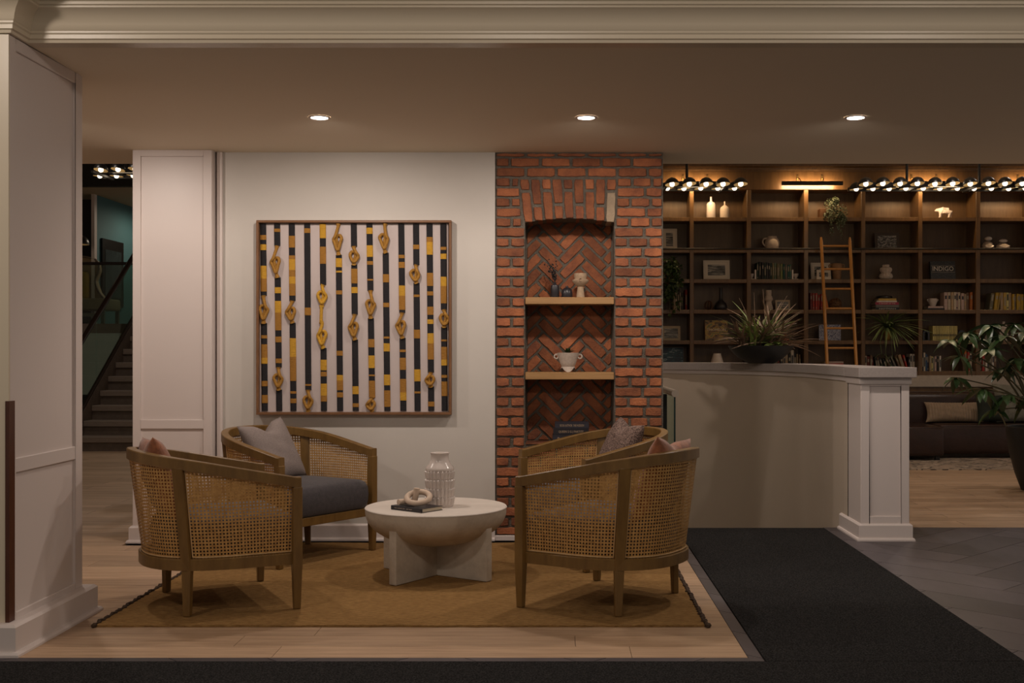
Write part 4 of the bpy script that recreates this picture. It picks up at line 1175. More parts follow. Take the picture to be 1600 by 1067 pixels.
# ---------------------------------------------------------------- things on the shelves
SZ = [bz(a)+.0006 for a, b in SHF]
IY = SY+.10
ORD = ['first', 'second', 'third', 'fourth', 'fifth', 'sixth', 'seventh', 'eighth', 'ninth', 'tenth', 'eleventh', 'twelfth', 'thirteenth', 'fourteenth', 'fifteenth', 'sixteenth', 'seventeenth', 'eighteenth', 'nineteenth', 'twentieth']
PAL = {'forest green': (.020, .038, .030), 'black': (.012, .012, .013), 'charcoal': (.03, .03, .032), 'teal': (.02, .10, .085), 'sage green': (.13, .19, .12), 'olive': (.16, .14, .07), 'lime': (.25, .28, .10),
       'mint': (.07, .19, .15), 'red': (.33, .030, .022), 'orange': (.42, .12, .02), 'cream': (.46, .37, .27), 'pink beige': (.42, .29, .24), 'tan': (.36, .24, .13), 'brown': (.10, .055, .03), 'yellow': (.48, .29, .025),
       'gold': (.42, .26, .05), 'pale yellow': (.46, .38, .14), 'white': (.52, .46, .39), 'navy': (.02, .028, .06), 'blue': (.04, .09, .16), 'grey': (.17, .15, .13), 'dark red': (.14, .02, .018), 'crimson': (.32, .025, .06), 'khaki': (.14, .12, .07)}
def cm(c): return mat('cloth_'+c.replace(' ', '_'), PAL[c], .6, var=.12, vscale=30, obj_var=.22)
def upright_book(px0, px1, z, hpx, Y, c, label, group, lean=0, depth=.17, band=None):
    w = (px1-px0)*K; h = hpx*K; xc = bx((px0+px1)/2)
    m = MB(); g = .0012; w2 = w/2-g
    # cover with rounded spine, pages set back inside
    sp = [(-w2, .006), (-w2*.7, .001), (0, -.001), (w2*.7, .001), (w2, .006)]
    m.prism_z([(x, y) for x, y in sp]+[(w2, depth), (w2*.72, depth), (w2*.72, .012), (-w2*.72, .012), (-w2*.72, depth), (-w2, depth)], 0, h)
    m.cur = 1; m.box(-w2*.72, w2*.72, .012, depth-.006, .003, h-.004)
    if band:
        m.cur = 2
        for a, b in band: m.box(-w2*.55, w2*.55, -.0022, .002, h*a, h*b)
    o = obj('book', m, [cm(c), M['page'], M['printm' if c not in ('white', 'cream', 'pale yellow', 'pink beige') else 'printd']], loc=(xc, Y, z), local=True)
    o.rotation_euler = (0, R_(lean), 0)
    if lean: o.location.z += abs(math.sin(R_(lean)))*w2+.001
    tag(o, label, 'book', group); return o
def row_of_books(specs, row, place, group, z=None, Y=None, label_fmt='{c} book, {o} from the left {p}'):
    for i, s in enumerate(specs):
        a, b, h, c = s[:4]; lean = s[4] if len(s) > 4 else 0
        rnd = random.random()
        band = [(.62, .82)] if rnd < .35 else ([(.25, .75)] if rnd < .7 else [(.1, .16), (.55, .9)])
        upright_book(a, b, SZ[row] if z is None else z, h, IY+random.uniform(-.015, .03) if Y is None else Y, c, label_fmt.format(c=c, o=ORD[i], p=place), group, lean, band=band)
def spans(x0, x1, hs, cs):
    n = len(hs); out = []; ws = [random.uniform(.8, 1.25) for _ in range(n)]; s = sum(ws); x = x0
    for i in range(n):
        w = (x1-x0)*ws[i]/s; out.append((x, x+w, hs[i], cs[i % len(cs)])); x += w
    return out
random.seed(11)
# green books between white bookends (second bay, third row)
gc = ['forest green', 'charcoal', 'black', 'forest green', 'charcoal', 'black', 'forest green', 'olive', 'sage green', 'olive', 'olive', 'lime', 'teal', 'grey', 'teal', 'mint']
row_of_books(spans(1185, 1239, [26.5, 28, 27, 26, 27, 26, 26, 26.5, 26.5, 25, 24.5, 24.5, 24.5, 23.5, 23, 23.5], gc), 2, 'in the green row between white bookends', 'green books between bookends')
for sg, px, lb in ((-1, 1182.6, 'white bookend at the left of the green books'), (1, 1241, 'white bookend at the right of the green books')):
    t = thing('bookend', lb, 'bookend', (bx(px), IY+.05, SZ[2]), 0, 'white bookends')
    obj('upright_plate', MB().box(-.010, .010, -.05, .05, 0, 15.5*K), M['white'], t, local=True, bevel=.002)
    obj('base_plate', MB().box(min(0, sg*9*K), max(0, sg*9*K), -.05, .05, 0, .012), M['white'], t, local=True, bevel=.002)
    obj('half_bowl', MB().lathe([(.010, .012), (.022, .03), (.036, .06), (.040, .078), (.036, .078), (.01, .03)], 16, c=(sg*.05, 0, 0)), M['white'], t, local=True, smooth=50)
# red books (third bay, fourth row)
row_of_books([(1264, 1267, 33, 'dark red'), (1268, 1272, 27, 'dark red'), (1272.4, 1276, 26.5, 'red'), (1276.6, 1280.5, 26.5, 'red'), (1281, 1284.5, 24, 'red'), (1285, 1288.3, 25, 'red'), (1293, 1298.5, 24, 'orange', -12)], 3, 'in the red row behind the ladder', 'red books behind the ladder')
# cream, yellow rows
row_of_books(spans(1480, 1524.5, [28, 28, 28, 28, 28, 28, 26.5, 25.5, 27.5, 28], ['pink beige', 'cream', 'tan', 'cream', 'pink beige', 'cream', 'pink beige', 'tan', 'brown', 'orange']), 3, 'in the cream row beside the little bowl', 'cream books')
row_of_books([(1550, 1555.5, 26, 'khaki', 8), (1557, 1562, 27, 'yellow', 7), (1563, 1566, 27.5, 'gold', 8), (1568.5, 1573, 27.5, 'tan'), (1573, 1577.5, 27.5, 'gold'), (1577.5, 1581.5, 27.5, 'pale yellow'), (1581.5, 1586.5, 27, 'tan'), (1586.5, 1590, 25, 'yellow'), (1590, 1593.5, 25, 'grey'), (1593.5, 1597, 25.5, 'yellow'), (1597, 1601, 25, 'gold'), (1601, 1606, 25, 'yellow')], 3, 'in the yellow row at the right edge', 'yellow books')
# yellow magazines with a dark band
sp = spans(1461.5, 1500.5, [23]*17, ['pale yellow'])
for i, (a, b, h, c) in enumerate(sp): upright_book(a, b, SZ[4], h, IY, 'pale yellow', 'yellow magazine with dark band, %s from the left of seventeen' % ORD[i], 'yellow magazines', band=[(.30, .44)])
# bottom rows
row_of_books(spans(1353, 1366, [24, 23, 25], ['cream', 'dark red', 'brown'])+[(1365, 1369.5, 22, 'dark red', -6), (1372, 1376.5, 22, 'black', -8), (1377, 1381, 22, 'brown', -10), (1383, 1387, 20, 'charcoal', -18), (1389, 1393, 20, 'black', -20), (1394, 1398, 22, 'brown', -22), (1399, 1403, 23.5, 'charcoal', -22), (1404.5, 1408, 25, 'grey', -22), (1410, 1413.5, 25, 'brown', -20), (1415, 1420, 26, 'tan', -18), (1422, 1425, 25.5, 'red', -16)]+[(1423.5, 1426.5, 22, 'black'), (1426.6, 1430, 27, 'white'), (1430.2, 1434.4, 27, 'white')], 5, 'in the leaning row under the spider plant', 'bottom shelf leaning books')
row_of_books(spans(1444, 1474.5, [28, 29, 27, 25, 24, 23, 22, 23, 23, 24], ['black', 'cream', 'blue', 'navy', 'tan', 'pale yellow', 'grey', 'pink beige', 'black', 'white']), 5, 'in the row below the yellow magazines', 'bottom shelf books')
row_of_books(spans(1508, 1524, [26, 34, 30, 28], ['brown', 'orange', 'red', 'cream']), 5, 'in the row behind the umbrella plant', 'bottom shelf books behind the plant')
row_of_books(spans(1536, 1562, [25, 26, 27, 24, 26, 25, 24], ['brown', 'red', 'white', 'cream', 'khaki', 'white', 'brown']), 5, 'in the right-hand row behind the umbrella plant', 'bottom shelf books at right')
row_of_books(spans(1210, 1254, [23, 24, 26, 25, 27, 30, 26, 33, 29, 27, 26], ['tan', 'olive', 'dark red', 'charcoal', 'cream', 'tan', 'black', 'white', 'black', 'tan', 'brown']), 5, 'in the low row behind the bowl planter', 'books behind the bowl planter')
row_of_books([(1053, 1056, 27, 'tan'), (1056, 1059.5, 28, 'cream'), (1060, 1062.6, 27, 'black'), (1062.8, 1065.5, 27, 'cream'), (1065.6, 1068, 27, 'charcoal'), (1072, 1075.6, 32, 'red')], 3, 'in the row beside the ivy', 'books beside the ivy')

def shelf_thing(name, label, cat, px, row, Y=IY+.06, group=None): return thing(name, label, cat, (bx(px), Y, SZ[row]), 0, group)
def lathe_part(t, prof, m, name='body', n=24, rib=0):
    mb = MB().lathe([(max(1e-6, r*K), h*K) for r, h in prof], n)
    if rib:
        vs = []
        for x, y, z in mb.v:
            a = math.atan2(y, x); f = 1+.05*math.cos(a*rib); vs.append((x*f, y*f, z))
        mb.v = vs
    return obj(name, mb, M[m], t, local=True, smooth=45)
t = shelf_thing('ceramic_bottle', 'taller white ceramic bottle with slim neck on the top shelf', 'bottle', 1113.5, 0, group='white bottles'); lathe_part(t, [(6.8, 0), (7.3, 1), (7.1, 12), (6.9, 22), (6, 24.5), (2.5, 26.5), (1.5, 28), (1.5, 33.5), (1.8, 34.3), (1.2, 34.3)], 'white')
t = shelf_thing('ceramic_bottle', 'shorter white ceramic bottle with slim neck on the top shelf', 'bottle', 1135.2, 0, group='white bottles'); lathe_part(t, [(7.2, 0), (7.5, 1), (7.5, 14), (6.8, 17), (4, 19.5), (1.6, 21), (1.2, 23), (1.3, 26.5), (1, 27)], 'stonew')
t = shelf_thing('cream_pitcher', 'round cream pitcher with loop handle on the second shelf', 'pitcher', 1210, 1); lathe_part(t, [(8, 0), (9.5, 2), (11.3, 8), (11.5, 12), (10, 17), (7.5, 20), (7, 21.5), (7.6, 22), (6.6, 22), (6, 19)], 'stonew')
obj('handle', MB().tube(catmull([(-8*K, 0, 19*K), (-13*K, 0, 18*K), (-15*K, 0, 13*K), (-13*K, 0, 9*K), (-9.8*K, 0, 6*K)], 5), .011, 8), M['stonew'], t, local=True, smooth=60)
t = shelf_thing('ribbed_gourd_vase', 'white ribbed double-gourd vase on the third shelf', 'vase', 1389.7, 2); lathe_part(t, [(6, 0), (9.2, 2), (10.3, 5), (9, 9), (6.6, 10.8), (8, 12.5), (9.2, 15.5), (8.4, 18.6), (5.2, 20), (5, 20.6), (5.2, 23.4), (4.6, 23.8), (3.6, 22)], 'stonew', n=72, rib=18)
for px, hs, w, lb in ((1550.5, 23, 9.2, 'taller pale pebble-stack sculpture on the second shelf at right'), (1574, 18.5, 10.4, 'shorter pale pebble-stack sculpture on the second shelf at right')):
    t = shelf_thing('pebble_sculpture', lb, 'sculpture', px, 1, group='pebble sculptures')
    lathe_part(t, [(w*.7, 0), (w, 3), (w*.98, 7), (w*.75, hs*.5), (w*.42, hs*.6)], 'stonew', 'base_stone')
    obj('top_stone', MB().sphere((w*.1*K, 0, hs*.80*K), w*.62*K, 10, (1.05, .8, .62 if hs > 20 else .5)), M['white'], t, local=True, smooth=80)
    obj('carved_band', MB().tube(catmull([(-w*.7*K, -w*.72*K, 6*K), (0, -w*.98*K, 3.5*K), (w*.75*K, -w*.66*K, 6.5*K)], 5), .012, 6), M['white'], t, local=True, smooth=60)
t = shelf_thing('two_handled_vase', 'tan clay vase with two ear handles behind the ladder', 'vase', 1312, 2)
lathe_part(t, [(6, 0), (7, 4), (7.3, 12), (7.6, 16), (9, 19), (9, 23), (8, 25.5), (7.2, 26), (6.6, 24)], 'terra')
for sg in (-1, 1): obj('ear_handle', MB().tube(catmull([(sg*8.5*K, 0, 24*K), (sg*11.6*K, 0, 23.5*K), (sg*11.8*K, 0, 20*K), (sg*8.6*K, 0, 18.5*K)], 4), .009, 8), M['terra'], t, local=True, smooth=60)
t = shelf_thing('dark_bottle', 'dark glass bottle vase with long neck on the fourth shelf', 'bottle', 1129, 3); lathe_part(t, [(8.5, 0), (10, 2), (10.3, 6), (8.5, 11), (4, 15), (2.6, 18), (2.4, 34), (3, 35.5), (2, 35.5)], 'blackv')
t = shelf_thing('wire_globe', 'small dark open globe ornament beside the dark bottle', 'ornament', 1110, 3)
for k in range(4):
    obj('hoop', MB().tube([(7*K*math.cos(a*PI/10)*math.cos(k*PI/4), 7*K*math.cos(a*PI/10)*math.sin(k*PI/4), 7.6*K+7*K*math.sin(a*PI/10)) for a in range(20)], .006, 5, closed=True), M['brownpot'], t, local=True, smooth=60)
t = shelf_thing('stacked_sculpture', 'white stacked-form sculpture vase behind the bowl planter', 'vase', 1204.6, 3); lathe_part(t, [(6, 0), (7, 3), (5, 10), (4.2, 13), (6.8, 17), (5.6, 21), (4.2, 23), (4.6, 29), (4.3, 31.5), (3.4, 31)], 'stonew')
t = shelf_thing('wicker_ball', 'brown woven wicker ball beside the red books', 'ornament', 1310, 3)
obj('core', MB().sphere((0, 0, 9.8*K), 8.6*K, 10), M['brownpot'], t, local=True, smooth=80)
random.seed(5)
for k in range(9):
    q = Matrix.Rotation(random.uniform(0, PI), 3, 'Z') @ Matrix.Rotation(random.uniform(0, PI), 3, 'X')
    obj('wicker_band', MB().tube([Vector((0, 0, 9.8*K))+q @ Vector((9*K*math.cos(a*PI/12), 9*K*math.sin(a*PI/12), 0)) for a in range(24)], .0075, 5, closed=True), M['wicker'], t, local=True, smooth=60)
zb = SZ[3]
for i, (a, b, h, c, tt) in enumerate(((1371.5, 1409, 4.2, 'black', 'NOTMAN'), (1372, 1408, 4.0, 'grey', None), (1371, 1408, 4.0, 'crimson', 'A HISTORY OF THE'), (1373, 1405, 2.4, 'white', None), (1376, 1404, 3.4, 'gold', None))):
    flat_book(c+' book, '+ORD[i]+' from the bottom of the flat stack on the fourth shelf', a, b, zb, h*K, IY, cm(c), K, .22, tt, 'printw', group='flat stack of books'); zb += h*K+.0005
t = thing('black_hat_box', 'low rounded black box on top of the flat book stack', 'box', (bx(1389), IY+.12, zb)); obj('box_body', MB().lathe([(.10, 0), (.105, .01), (.10, .03), (.06, .042), (1e-6, .044)], 20), M['black'], t, local=True, smooth=40)
obj('lid_rim', MB().lathe([(.106, .012), (.108, .016), (.106, .02)], 20, cap=False), M['black'], t, local=True, smooth=60)
zb = SZ[3]
for i, (a, b, h, c) in enumerate(((1453, 1480, 3.0, 'black'), (1454, 1478, 3.0, 'pink beige'))):
    flat_book(c+' book lying flat under the little bowl', a, b, zb, h*K, IY, cm(c), K, .2, None, group='books under the little bowl'); zb += h*K+.0005
t = thing('small_bowl', 'little cream two-handled bowl on two flat books', 'bowl', (bx(1465), IY+.10, zb)); lathe_part(t, [(4, 0), (4.6, 1), (6.4, 6), (6.9, 10), (6.6, 12), (7.1, 12.6), (6, 12.6), (5.6, 9)], 'stonew')
for sg in (-1, 1): obj('ear_handle', MB().tube(catmull([(sg*6.6*K, 0, 11*K), (sg*8.6*K, 0, 10.5*K), (sg*6.7*K, 0, 7.6*K)], 4), .007, 6), M['stonew'], t, local=True, smooth=60)
for px, lb in ((1452, 'black arch bookend left of the yellow magazines'), (1508, 'black arch bookend right of the yellow magazines')):
    t = shelf_thing('arch_bookend', lb, 'bookend', px, 4, group='arch bookends')
    m = MB(); n = 12
    P = [(-5.5*K, 0)]+[(-5.5*K*math.cos(PI*i/n), 11*K+5.5*K*math.sin(PI*i/n)) for i in range(n+1)]+[(5.5*K, 0), (2.4*K, 0)]+[(2.4*K*math.cos(PI*i/n), 11*K+2.4*K*math.sin(PI*i/n)) for i in range(n+1)]+[(-2.4*K, 0)]
    m.prism_y(P, -.04, .04); obj('arch', m, M['blackv'], t, local=True)
    obj('foot', MB().box(-6*K, 6*K, -.045, .045, -.0002, .008), M['blackv'], t, local=True)
t = shelf_thing('lidded_jar', 'squat cream jar with lid behind the umbrella plant', 'jar', 1554, 4); lathe_part(t, [(7, 0), (8, 1.5), (8.2, 9), (7.4, 11)], 'stonew'); lathe_part(t, [(8, 11), (8, 12), (6, 13.2), (1e-3, 13.6)], 'stonew', 'lid')
t = shelf_thing('angular_vase', 'pale angular stacked vase behind the umbrella plant', 'vase', 1575.5, 4); lathe_part(t, [(7, 0), (7.2, 3), (5.5, 5), (8, 9), (5.4, 15), (7.4, 20), (4.6, 25), (2, 27), (2.6, 30), (1.4, 30)], 'stonew', n=8)
t = shelf_thing('cone_bowl', 'upturned white cone bowl on the lowest shelf', 'bowl', 1122, 5, Y=14.2 if False else IY); lathe_part(t, [(11, 10), (11, 11), (6.5, 26), (6.3, 27.5), (6.8, 28), (5, 28)], 'white'); lathe_part(t, [(12, 0), (12, 9.9), (11, 10)], 'stonew', 'stand')
# flat stacks seen edge-on
zb = SZ[4]
for i, c in enumerate(('red', 'dark red', 'orange', 'red', 'pink beige')):
    flat_book(c+' book, '+ORD[i]+' from the bottom of the stack behind the bowl planter', 1206+i, 1235-2*i, zb, 3.6*K, IY, cm(c), K, .2, None, group='red stack'); zb += 3.6*K+.0005
zb = SZ[5]
for i, (c, h) in enumerate((('black', 8), ('red', 4), ('pink beige', 3))):
    flat_book(c+' book, '+ORD[i]+' from the bottom of the stack at the ladder foot', 1292, 1321, zb, h*K, IY, cm(c), K, .2, None, group='stack at the ladder foot'); zb += h*K+.0005

# framed pictures and face-out books
def picture(name, label, cat, px0, px1, py0, py1, row, fm, pm, border=2.0, lean=8, matw=None, group=None, yaw=0):
    w, h = (px1-px0)*K/2, (py1-py0)*K
    t = thing(name, label, cat, (bx((px0+px1)/2), IY+.05, SZ[row]), R_(yaw), group)
    q = Matrix.Rotation(R_(-lean), 4, 'X')
    def rb(mb): mb.v = [tuple(q @ Vector(v)) for v in mb.v]; return mb
    b = border*K
    for x0, x1, z0, z1 in ((-w, w, 0, b), (-w, w, h-b, h), (-w, -w+b, b, h-b), (w-b, w, b, h-b)):
        obj('frame_side', rb(MB().box(x0, x1, -.012, .012, z0, z1)), M[fm], t, local=True)
    if matw:
        obj('mount', rb(MB().box(-w+b, w-b, -.004, .008, b, h-b)), M['printw'], t, local=True)
        mw = matw*K; obj('print', rb(MB().box(-w+b+mw, w-b-mw, -.006, -.003, b+mw, h-b-mw)), M[pm], t, local=True)
    else: obj('print', rb(MB().box(-w+b, w-b, -.006, .008, b, h-b)), M[pm], t, local=True)
    return t
picture('framed_photograph', 'white-framed grey photograph beside the brick wall', 'photograph', 1036, 1060, 354, 388.5, 1, 'whframe', 'photol', 2.5, matw=4)
picture('framed_photograph', 'dark-framed group photograph on the second shelf', 'photograph', 1372, 1411, 361, 389, 1, 'dkframe', 'photo', 4.5)
picture('framed_photograph', 'wide white-framed landscape photograph on the third shelf', 'photograph', 1101.5, 1143, 405, 436, 2, 'whframe', 'photol', 3.0, matw=4)
picture('framed_photograph', 'larger white-framed print behind the ladder', 'photograph', 1271, 1302, 403, 430, 2, 'whframe', 'photo', 3, matw=3)
p = picture('framed_photograph', 'smaller white-framed print leaning in front behind the ladder', 'photograph', 1278, 1300, 421, 436, 2, 'whframe', 'photo', 2, matw=2); p.location.y -= .08
picture('framed_photograph', 'small beige-framed picture beside the white sculpture', 'photograph', 1215, 1238, 468, 484, 3, 'beigef', 'photol', 2.6)
picture('framed_photograph', 'beige-framed picture beside the brick wall, lower shelf', 'photograph', 1036, 1065, 509, 532, 4, 'beigef', 'photol', 3.6)
def faceout(label, px0, px1, py0, py1, row, m, spine, title=None, tz=.5, tm='printw', lean=9, ts=None, yaw=0):
    w, h = (px1-px0)*K/2, (py1-py0)*K
    t = thing('display_book', label, 'book', (bx((px0+px1)/2), IY+.04, SZ[row]), R_(yaw))
    q = Matrix.Rotation(R_(-lean), 4, 'X')
    def rb(mb): mb.v = [tuple(q @ Vector(v)) for v in mb.v]; return mb
    obj('front_cover', rb(MB().box(-w, w, -.022, -.019, 0, h)), M[m], t, local=True)
    obj('pages', rb(MB().box(-w+.004, w-.004, -.019, .016, .004, h-.004)), M['page'], t, local=True)
    obj('back_cover', rb(MB().box(-w, w, .016, .019, 0, h)), M[spine], t, local=True)
    obj('spine', rb(MB().box(-w-.003, -w, -.022, .019, 0, h)), M[spine], t, local=True)
    if title:
        p = q @ Vector((0, -.0228, h*tz)); text_part('cover_lettering', title, .1, M[tm], t, p, (PI/2-R_(lean), 0, 0), .0004, ts)
    return t, rb, w, h
M['indigo'] = ramp_mat('indigo_cover_ornament', 'voronoi', [(0, (.010, .010, .011)), (.34, (.018, .018, .019)), (.46, (.075, .070, .066)), (.56, (.012, .012, .012))], 70, .5)
t, rb, w, h = faceout('black display book titled INDIGO in white capitals', 1459.5, 1498.5, 407, 436.3, 2, 'indigo', 'black', 'INDIGO', .57, 'printw', ts=(33*K, 7.2*K))
obj('title_panel', rb(MB().box(-w, w, -.0224, -.0219, h*.40, h*.73)), M['black'], t, local=True)
for zz in (.39, .735): obj('title_rule', rb(MB().box(-w*.95, w*.95, -.0227, -.0223, h*zz, h*zz+.003)), M['concrete'], t, local=True)
faceout('art book with an autumn landscape cover titled THOMSON', 1104, 1139.5, 500, 532, 4, 'painting', 'terra', 'THOMSON', .52, 'printw', ts=(30*K, 3.8*K))
faceout('blue and white patterned display book behind the ladder', 1284, 1317.5, 507, 532, 4, 'abook', 'bluepaint', yaw=-8)
picture('blue_painting', 'small blue seascape painting on the lowest shelf by the brick', 'painting', 1034, 1071, 542, 580, 5, 'dkframe', 'bluepaint', 1.2)

# ---------------------------------------------------------------- bear figurine
def bear():
    t = shelf_thing('bear_figurine', 'white marbled bear figurine walking to the left on the top shelf', 'figurine', 1482, 0, Y=IY+.06)
    me = bpy.data.meshes.new('body'); V = []; E = []; RR = []
    def add(p, r, parent=None):
        V.append((p[0]*K, p[1]*K, p[2]*K)); RR.append(r*K)
        if parent is not None: E.append((parent, len(V)-1))
        return len(V)-1
    c = add((1, 0, 12.5), 5.0); sh = add((-5, 0, 13), 4.6, c); rump = add((7.5, 0, 12.3), 5.2, c)
    nk = add((-9.5, 0, 13.2), 3.3, sh); hd = add((-12.5, 0, 12.6), 2.7, nk); mz = add((-15.4, 0, 11.4), 1.5, hd)
    for p0, x, y, kx in ((sh, -7.5, -3.0, -.5), (sh, -4.0, 3.0, 0), (rump, 7.0, -3.2, -.8), (rump, 10.5, 3.0, .6)):
        a = add((x, y, 7.5), 2.6, p0); b = add((x+kx*.5, y, 3.5), 1.9, a); d = add((x+kx-.3, y, 1.4), 1.7, b); add((x+kx-2.2, y, 1.2), 1.2, d)
    add((12.6, 0, 11.5), .9, rump)
    me.from_pydata(V, E, []); o = bpy.data.objects.new('body', me); COL.objects.link(o); o.parent = t
    o.modifiers.new('s', 'SKIN'); sv = me.skin_vertices[0].data
    for i, r in enumerate(RR): sv[i].radius = (r, r)
    sv[0].use_root = True
    m = o.modifiers.new('u', 'SUBSURF'); m.levels = m.render_levels = 2
    me.materials.append(M['bear'])
    for sg in (-1, 1): obj('ear', MB().sphere((-11.6*K, sg*1.9*K, 15*K), 1.0*K, 6), M['bear'], t, local=True, smooth=80)
    return t
bear()

# ================================================================ PLANTS
def leaf_obj(parent, me, Mx, m, name='leaf'):
    o = bpy.data.objects.new(name, me); COL.objects.link(o); o.parent = parent; o.matrix_local = Mx
    return o
def leaf_mesh(nm, L, W, bend, m, n=6, fold=.15, tip=1.0):
    me = mesh_of(leaf_mb(L, W, bend, n, fold, tip), nm, False); me.materials.append(m)
    me.polygons.foreach_set('use_smooth', [True]*len(me.polygons)); return me
random.seed(21)
# ---- bowl planter on the half-wall cap
BP = at(1189, 566, 10.45); CAPZ = 1.205
bp = thing('bowl_planter', 'wide black bowl planter of mixed spiky plants on the half wall', 'potted plant', (BP.x, BP.y, CAPZ))
ku = 10.45/FPX
obj('bowl', MB().lathe([(18*ku, 0), (22*ku, .8*ku), (34*ku, 8*ku), (44*ku, 17*ku), (51*ku, 26.5*ku), (51.2*ku, 27.5*ku), (49*ku, 27.5*ku), (46*ku, 24*ku), (1e-6, 24*ku)], 48), M['pot'], bp, local=True, smooth=45)
obj('soil', MB().lathe([(1e-6, 25.5*ku), (30*ku, 25.6*ku), (47.5*ku, 25.2*ku)], 32, cap=False), M['soil'], bp, local=True, smooth=60)
lm = {c: [leaf_mesh('blade', L, W, b, M[c], 9, .3, .6) for L, W, b in ((.46, .026, .40), (.40, .022, .62), (.32, .022, .25))] for c in ('leafl', 'leafp', 'leafs')}
wide = [leaf_mesh('strap_leaf', L, W, b, M['leafl'], 8, .25, .9) for L, W, b in ((.36, .045, .35), (.26, .05, .18))]
clump = [(-.03, 0, 'leafp', 40, (.6, 1.4)), (.08, .0, 'leafp', 52, (.6, 1.5)), (-.08, -.04, 'leafl', 30, (.6, 1.4)), (.0, .03, 'leafs', 40, (.6, 1.4)), (-.16, 0, 'leafp', 22, (.35, 1.0)), (.16, .02, 'leafp', 24, (.3, 1.0))]
for cx_, cy_, c, n, (p0, p1) in clump:
    for k in range(n):
        yaw = random.uniform(0, 2*PI); pit = random.uniform(p0, p1)
        Mx = basis((cx_+random.uniform(-.03, .03), cy_+random.uniform(-.03, .03), 25.5*ku), yaw, pit, random.uniform(-.4, .4)) @ Matrix.Scale(random.uniform(.65, 1.12), 4)
        leaf_obj(bp, random.choice(lm[c]), Mx, c)
for yaw, pit, s in ((PI*.95, .62, 1.15), (PI*1.05, .85, .95), (PI*.8, 1.0, 1.0), (PI*1.25, 1.15, .9), (-.3, 1.2, .8), (.6, .9, .8), (PI*1.5, .9, .9)):
    leaf_obj(bp, random.choice(wide), basis((-.07, -.02, 25.5*ku), yaw, pit, random.uniform(-.3, .3)) @ Matrix.Scale(s, 4), 'leafl')
for k in range(7):
    leaf_obj(bp, random.choice(wide), basis((.13+random.uniform(-.05, .05), -.08+random.uniform(-.04, .04), 25.5*ku+.02), random.uniform(-2.6, -.4), random.uniform(.1, .6), random.uniform(-.4, .4)) @ Matrix.Diagonal((.35, 1.3, .5, 1)), 'leafs')
for px_, py_ in ((1140, 492), (1155, 466), (1178, 457), (1192, 452), (1206, 468), (1230, 462), (1245, 505), (1243, 530), (1242, 545)):
    tip = at(px_, py_, 10.42)-Vector((BP.x, BP.y, CAPZ)); src = Vector((.0+.1*(px_ > 1189)-.05, 0, 25.5*ku))
    d = tip-src; L = d.length
    mx = src.lerp(tip, .55)+Vector((0, 0, .05))
    obj('grass_spike', MB().tube(catmull([src, mx, tip], 6), [.004*(1-i/13)+.0012 for i in range(13)], 5), M['leafp'], bp, local=True, smooth=60)

# ---- umbrella tree in the large black pot
PT = Vector((gx(1625, 10.9), 10.9, 0))
up = thing('umbrella_plant', 'tall umbrella tree with glossy drooping leaflets in a large black pot', 'potted plant', PT)
obj('pot', MB().lathe([(.16, 0), (.17, .005), (.225, .16), (.275, .35), (.300, .52), (.305, .60), (.300, .605), (.285, .60), (.28, .57), (1e-6, .565)], 48), M['pot'], up, local=True, smooth=45)
obj('soil', MB().lathe([(1e-6, .576), (.283, .574)], 32, cap=False), M['soil'], up, local=True)
um = [leaf_mesh('leaflet', L, W, b, M['leaf'], 8, .22, .85) for L, W, b in ((.27, .088, .30), (.235, .078, .42), (.20, .07, .22))]
hubs = [(1512, 520, 10.75, 9, .8), (1548, 508, 10.7, 10, 1.0), (1585, 506, 10.95, 10, 1.0), (1500, 556, 10.6, 8, .85), (1545, 545, 10.5, 10, 1.0), (1590, 560, 10.6, 9, 1.0), (1535, 608, 10.55, 8, .95), (1572, 618, 10.5, 9, 1.0), (1600, 520, 10.6, 8, 1.0), (1568, 575, 10.8, 8, .95), (1610, 620, 10.7, 8, 1.0), (1555, 640, 10.65, 6, .8), (1482, 532, 10.7, 8, .75), (1530, 530, 10.9, 9, .9), (1495, 590, 10.7, 7, .8), (1570, 525, 10.5, 9, .9)]
for px_, py_, Y_, n, s in hubs:
    h = at(px_, py_, Y_)-PT
    base = Vector((random.uniform(-.05, .05), random.uniform(-.05, .05), .57))
    mid = base.lerp(h, .5)+Vector((.10, 0, .10))
    obj('stem', MB().tube(catmull([base, mid, h], 6), [.013-.0007*i for i in range(13)], 7), M['stem'], up, local=True, smooth=60)
    for k in range(n):
        yaw = 2*PI*k/n+random.uniform(-.25, .25)
        leaf_obj(up, random.choice(um), basis(h, yaw, random.uniform(-.75, .10), random.uniform(-.3, .3)) @ Matrix.Scale(s*random.uniform(.8, 1.1), 4), 'leaf')

# ---- spider plant in a gold pot on the fifth shelf
spt = shelf_thing('spider_plant', 'arching spider plant in a gold pot on the fifth shelf', 'potted plant', 1389.5, 4, Y=SY+.10)
lathe_part(spt, [(4.5, 0), (5.5, 2), (6.3, 12), (6.6, 18), (6, 18), (5.5, 14), (1e-3, 14)], 'goldpot', 'pot')
obj('soil', MB().lathe([(1e-6, 16.5*K), (5.8*K, 16.5*K)], 16, cap=False), M['soil'], spt, local=True)
sl = [leaf_mesh('blade', L, W, b, M['leafs'], 10, .3, .8) for L, W, b in ((.42, .030, 1.0), (.38, .030, 1.4), (.32, .028, .8))]
for k in range(70):
    yaw = random.uniform(-PI+.25, -.25)
    leaf_obj(spt, random.choice(sl), basis((random.uniform(-.02, .02), random.uniform(-.02, .02), 17*K), yaw, random.uniform(.35, 1.3), random.uniform(-.4, .4)) @ Matrix.Scale(random.uniform(.75, 1.1), 4), 'leafs')
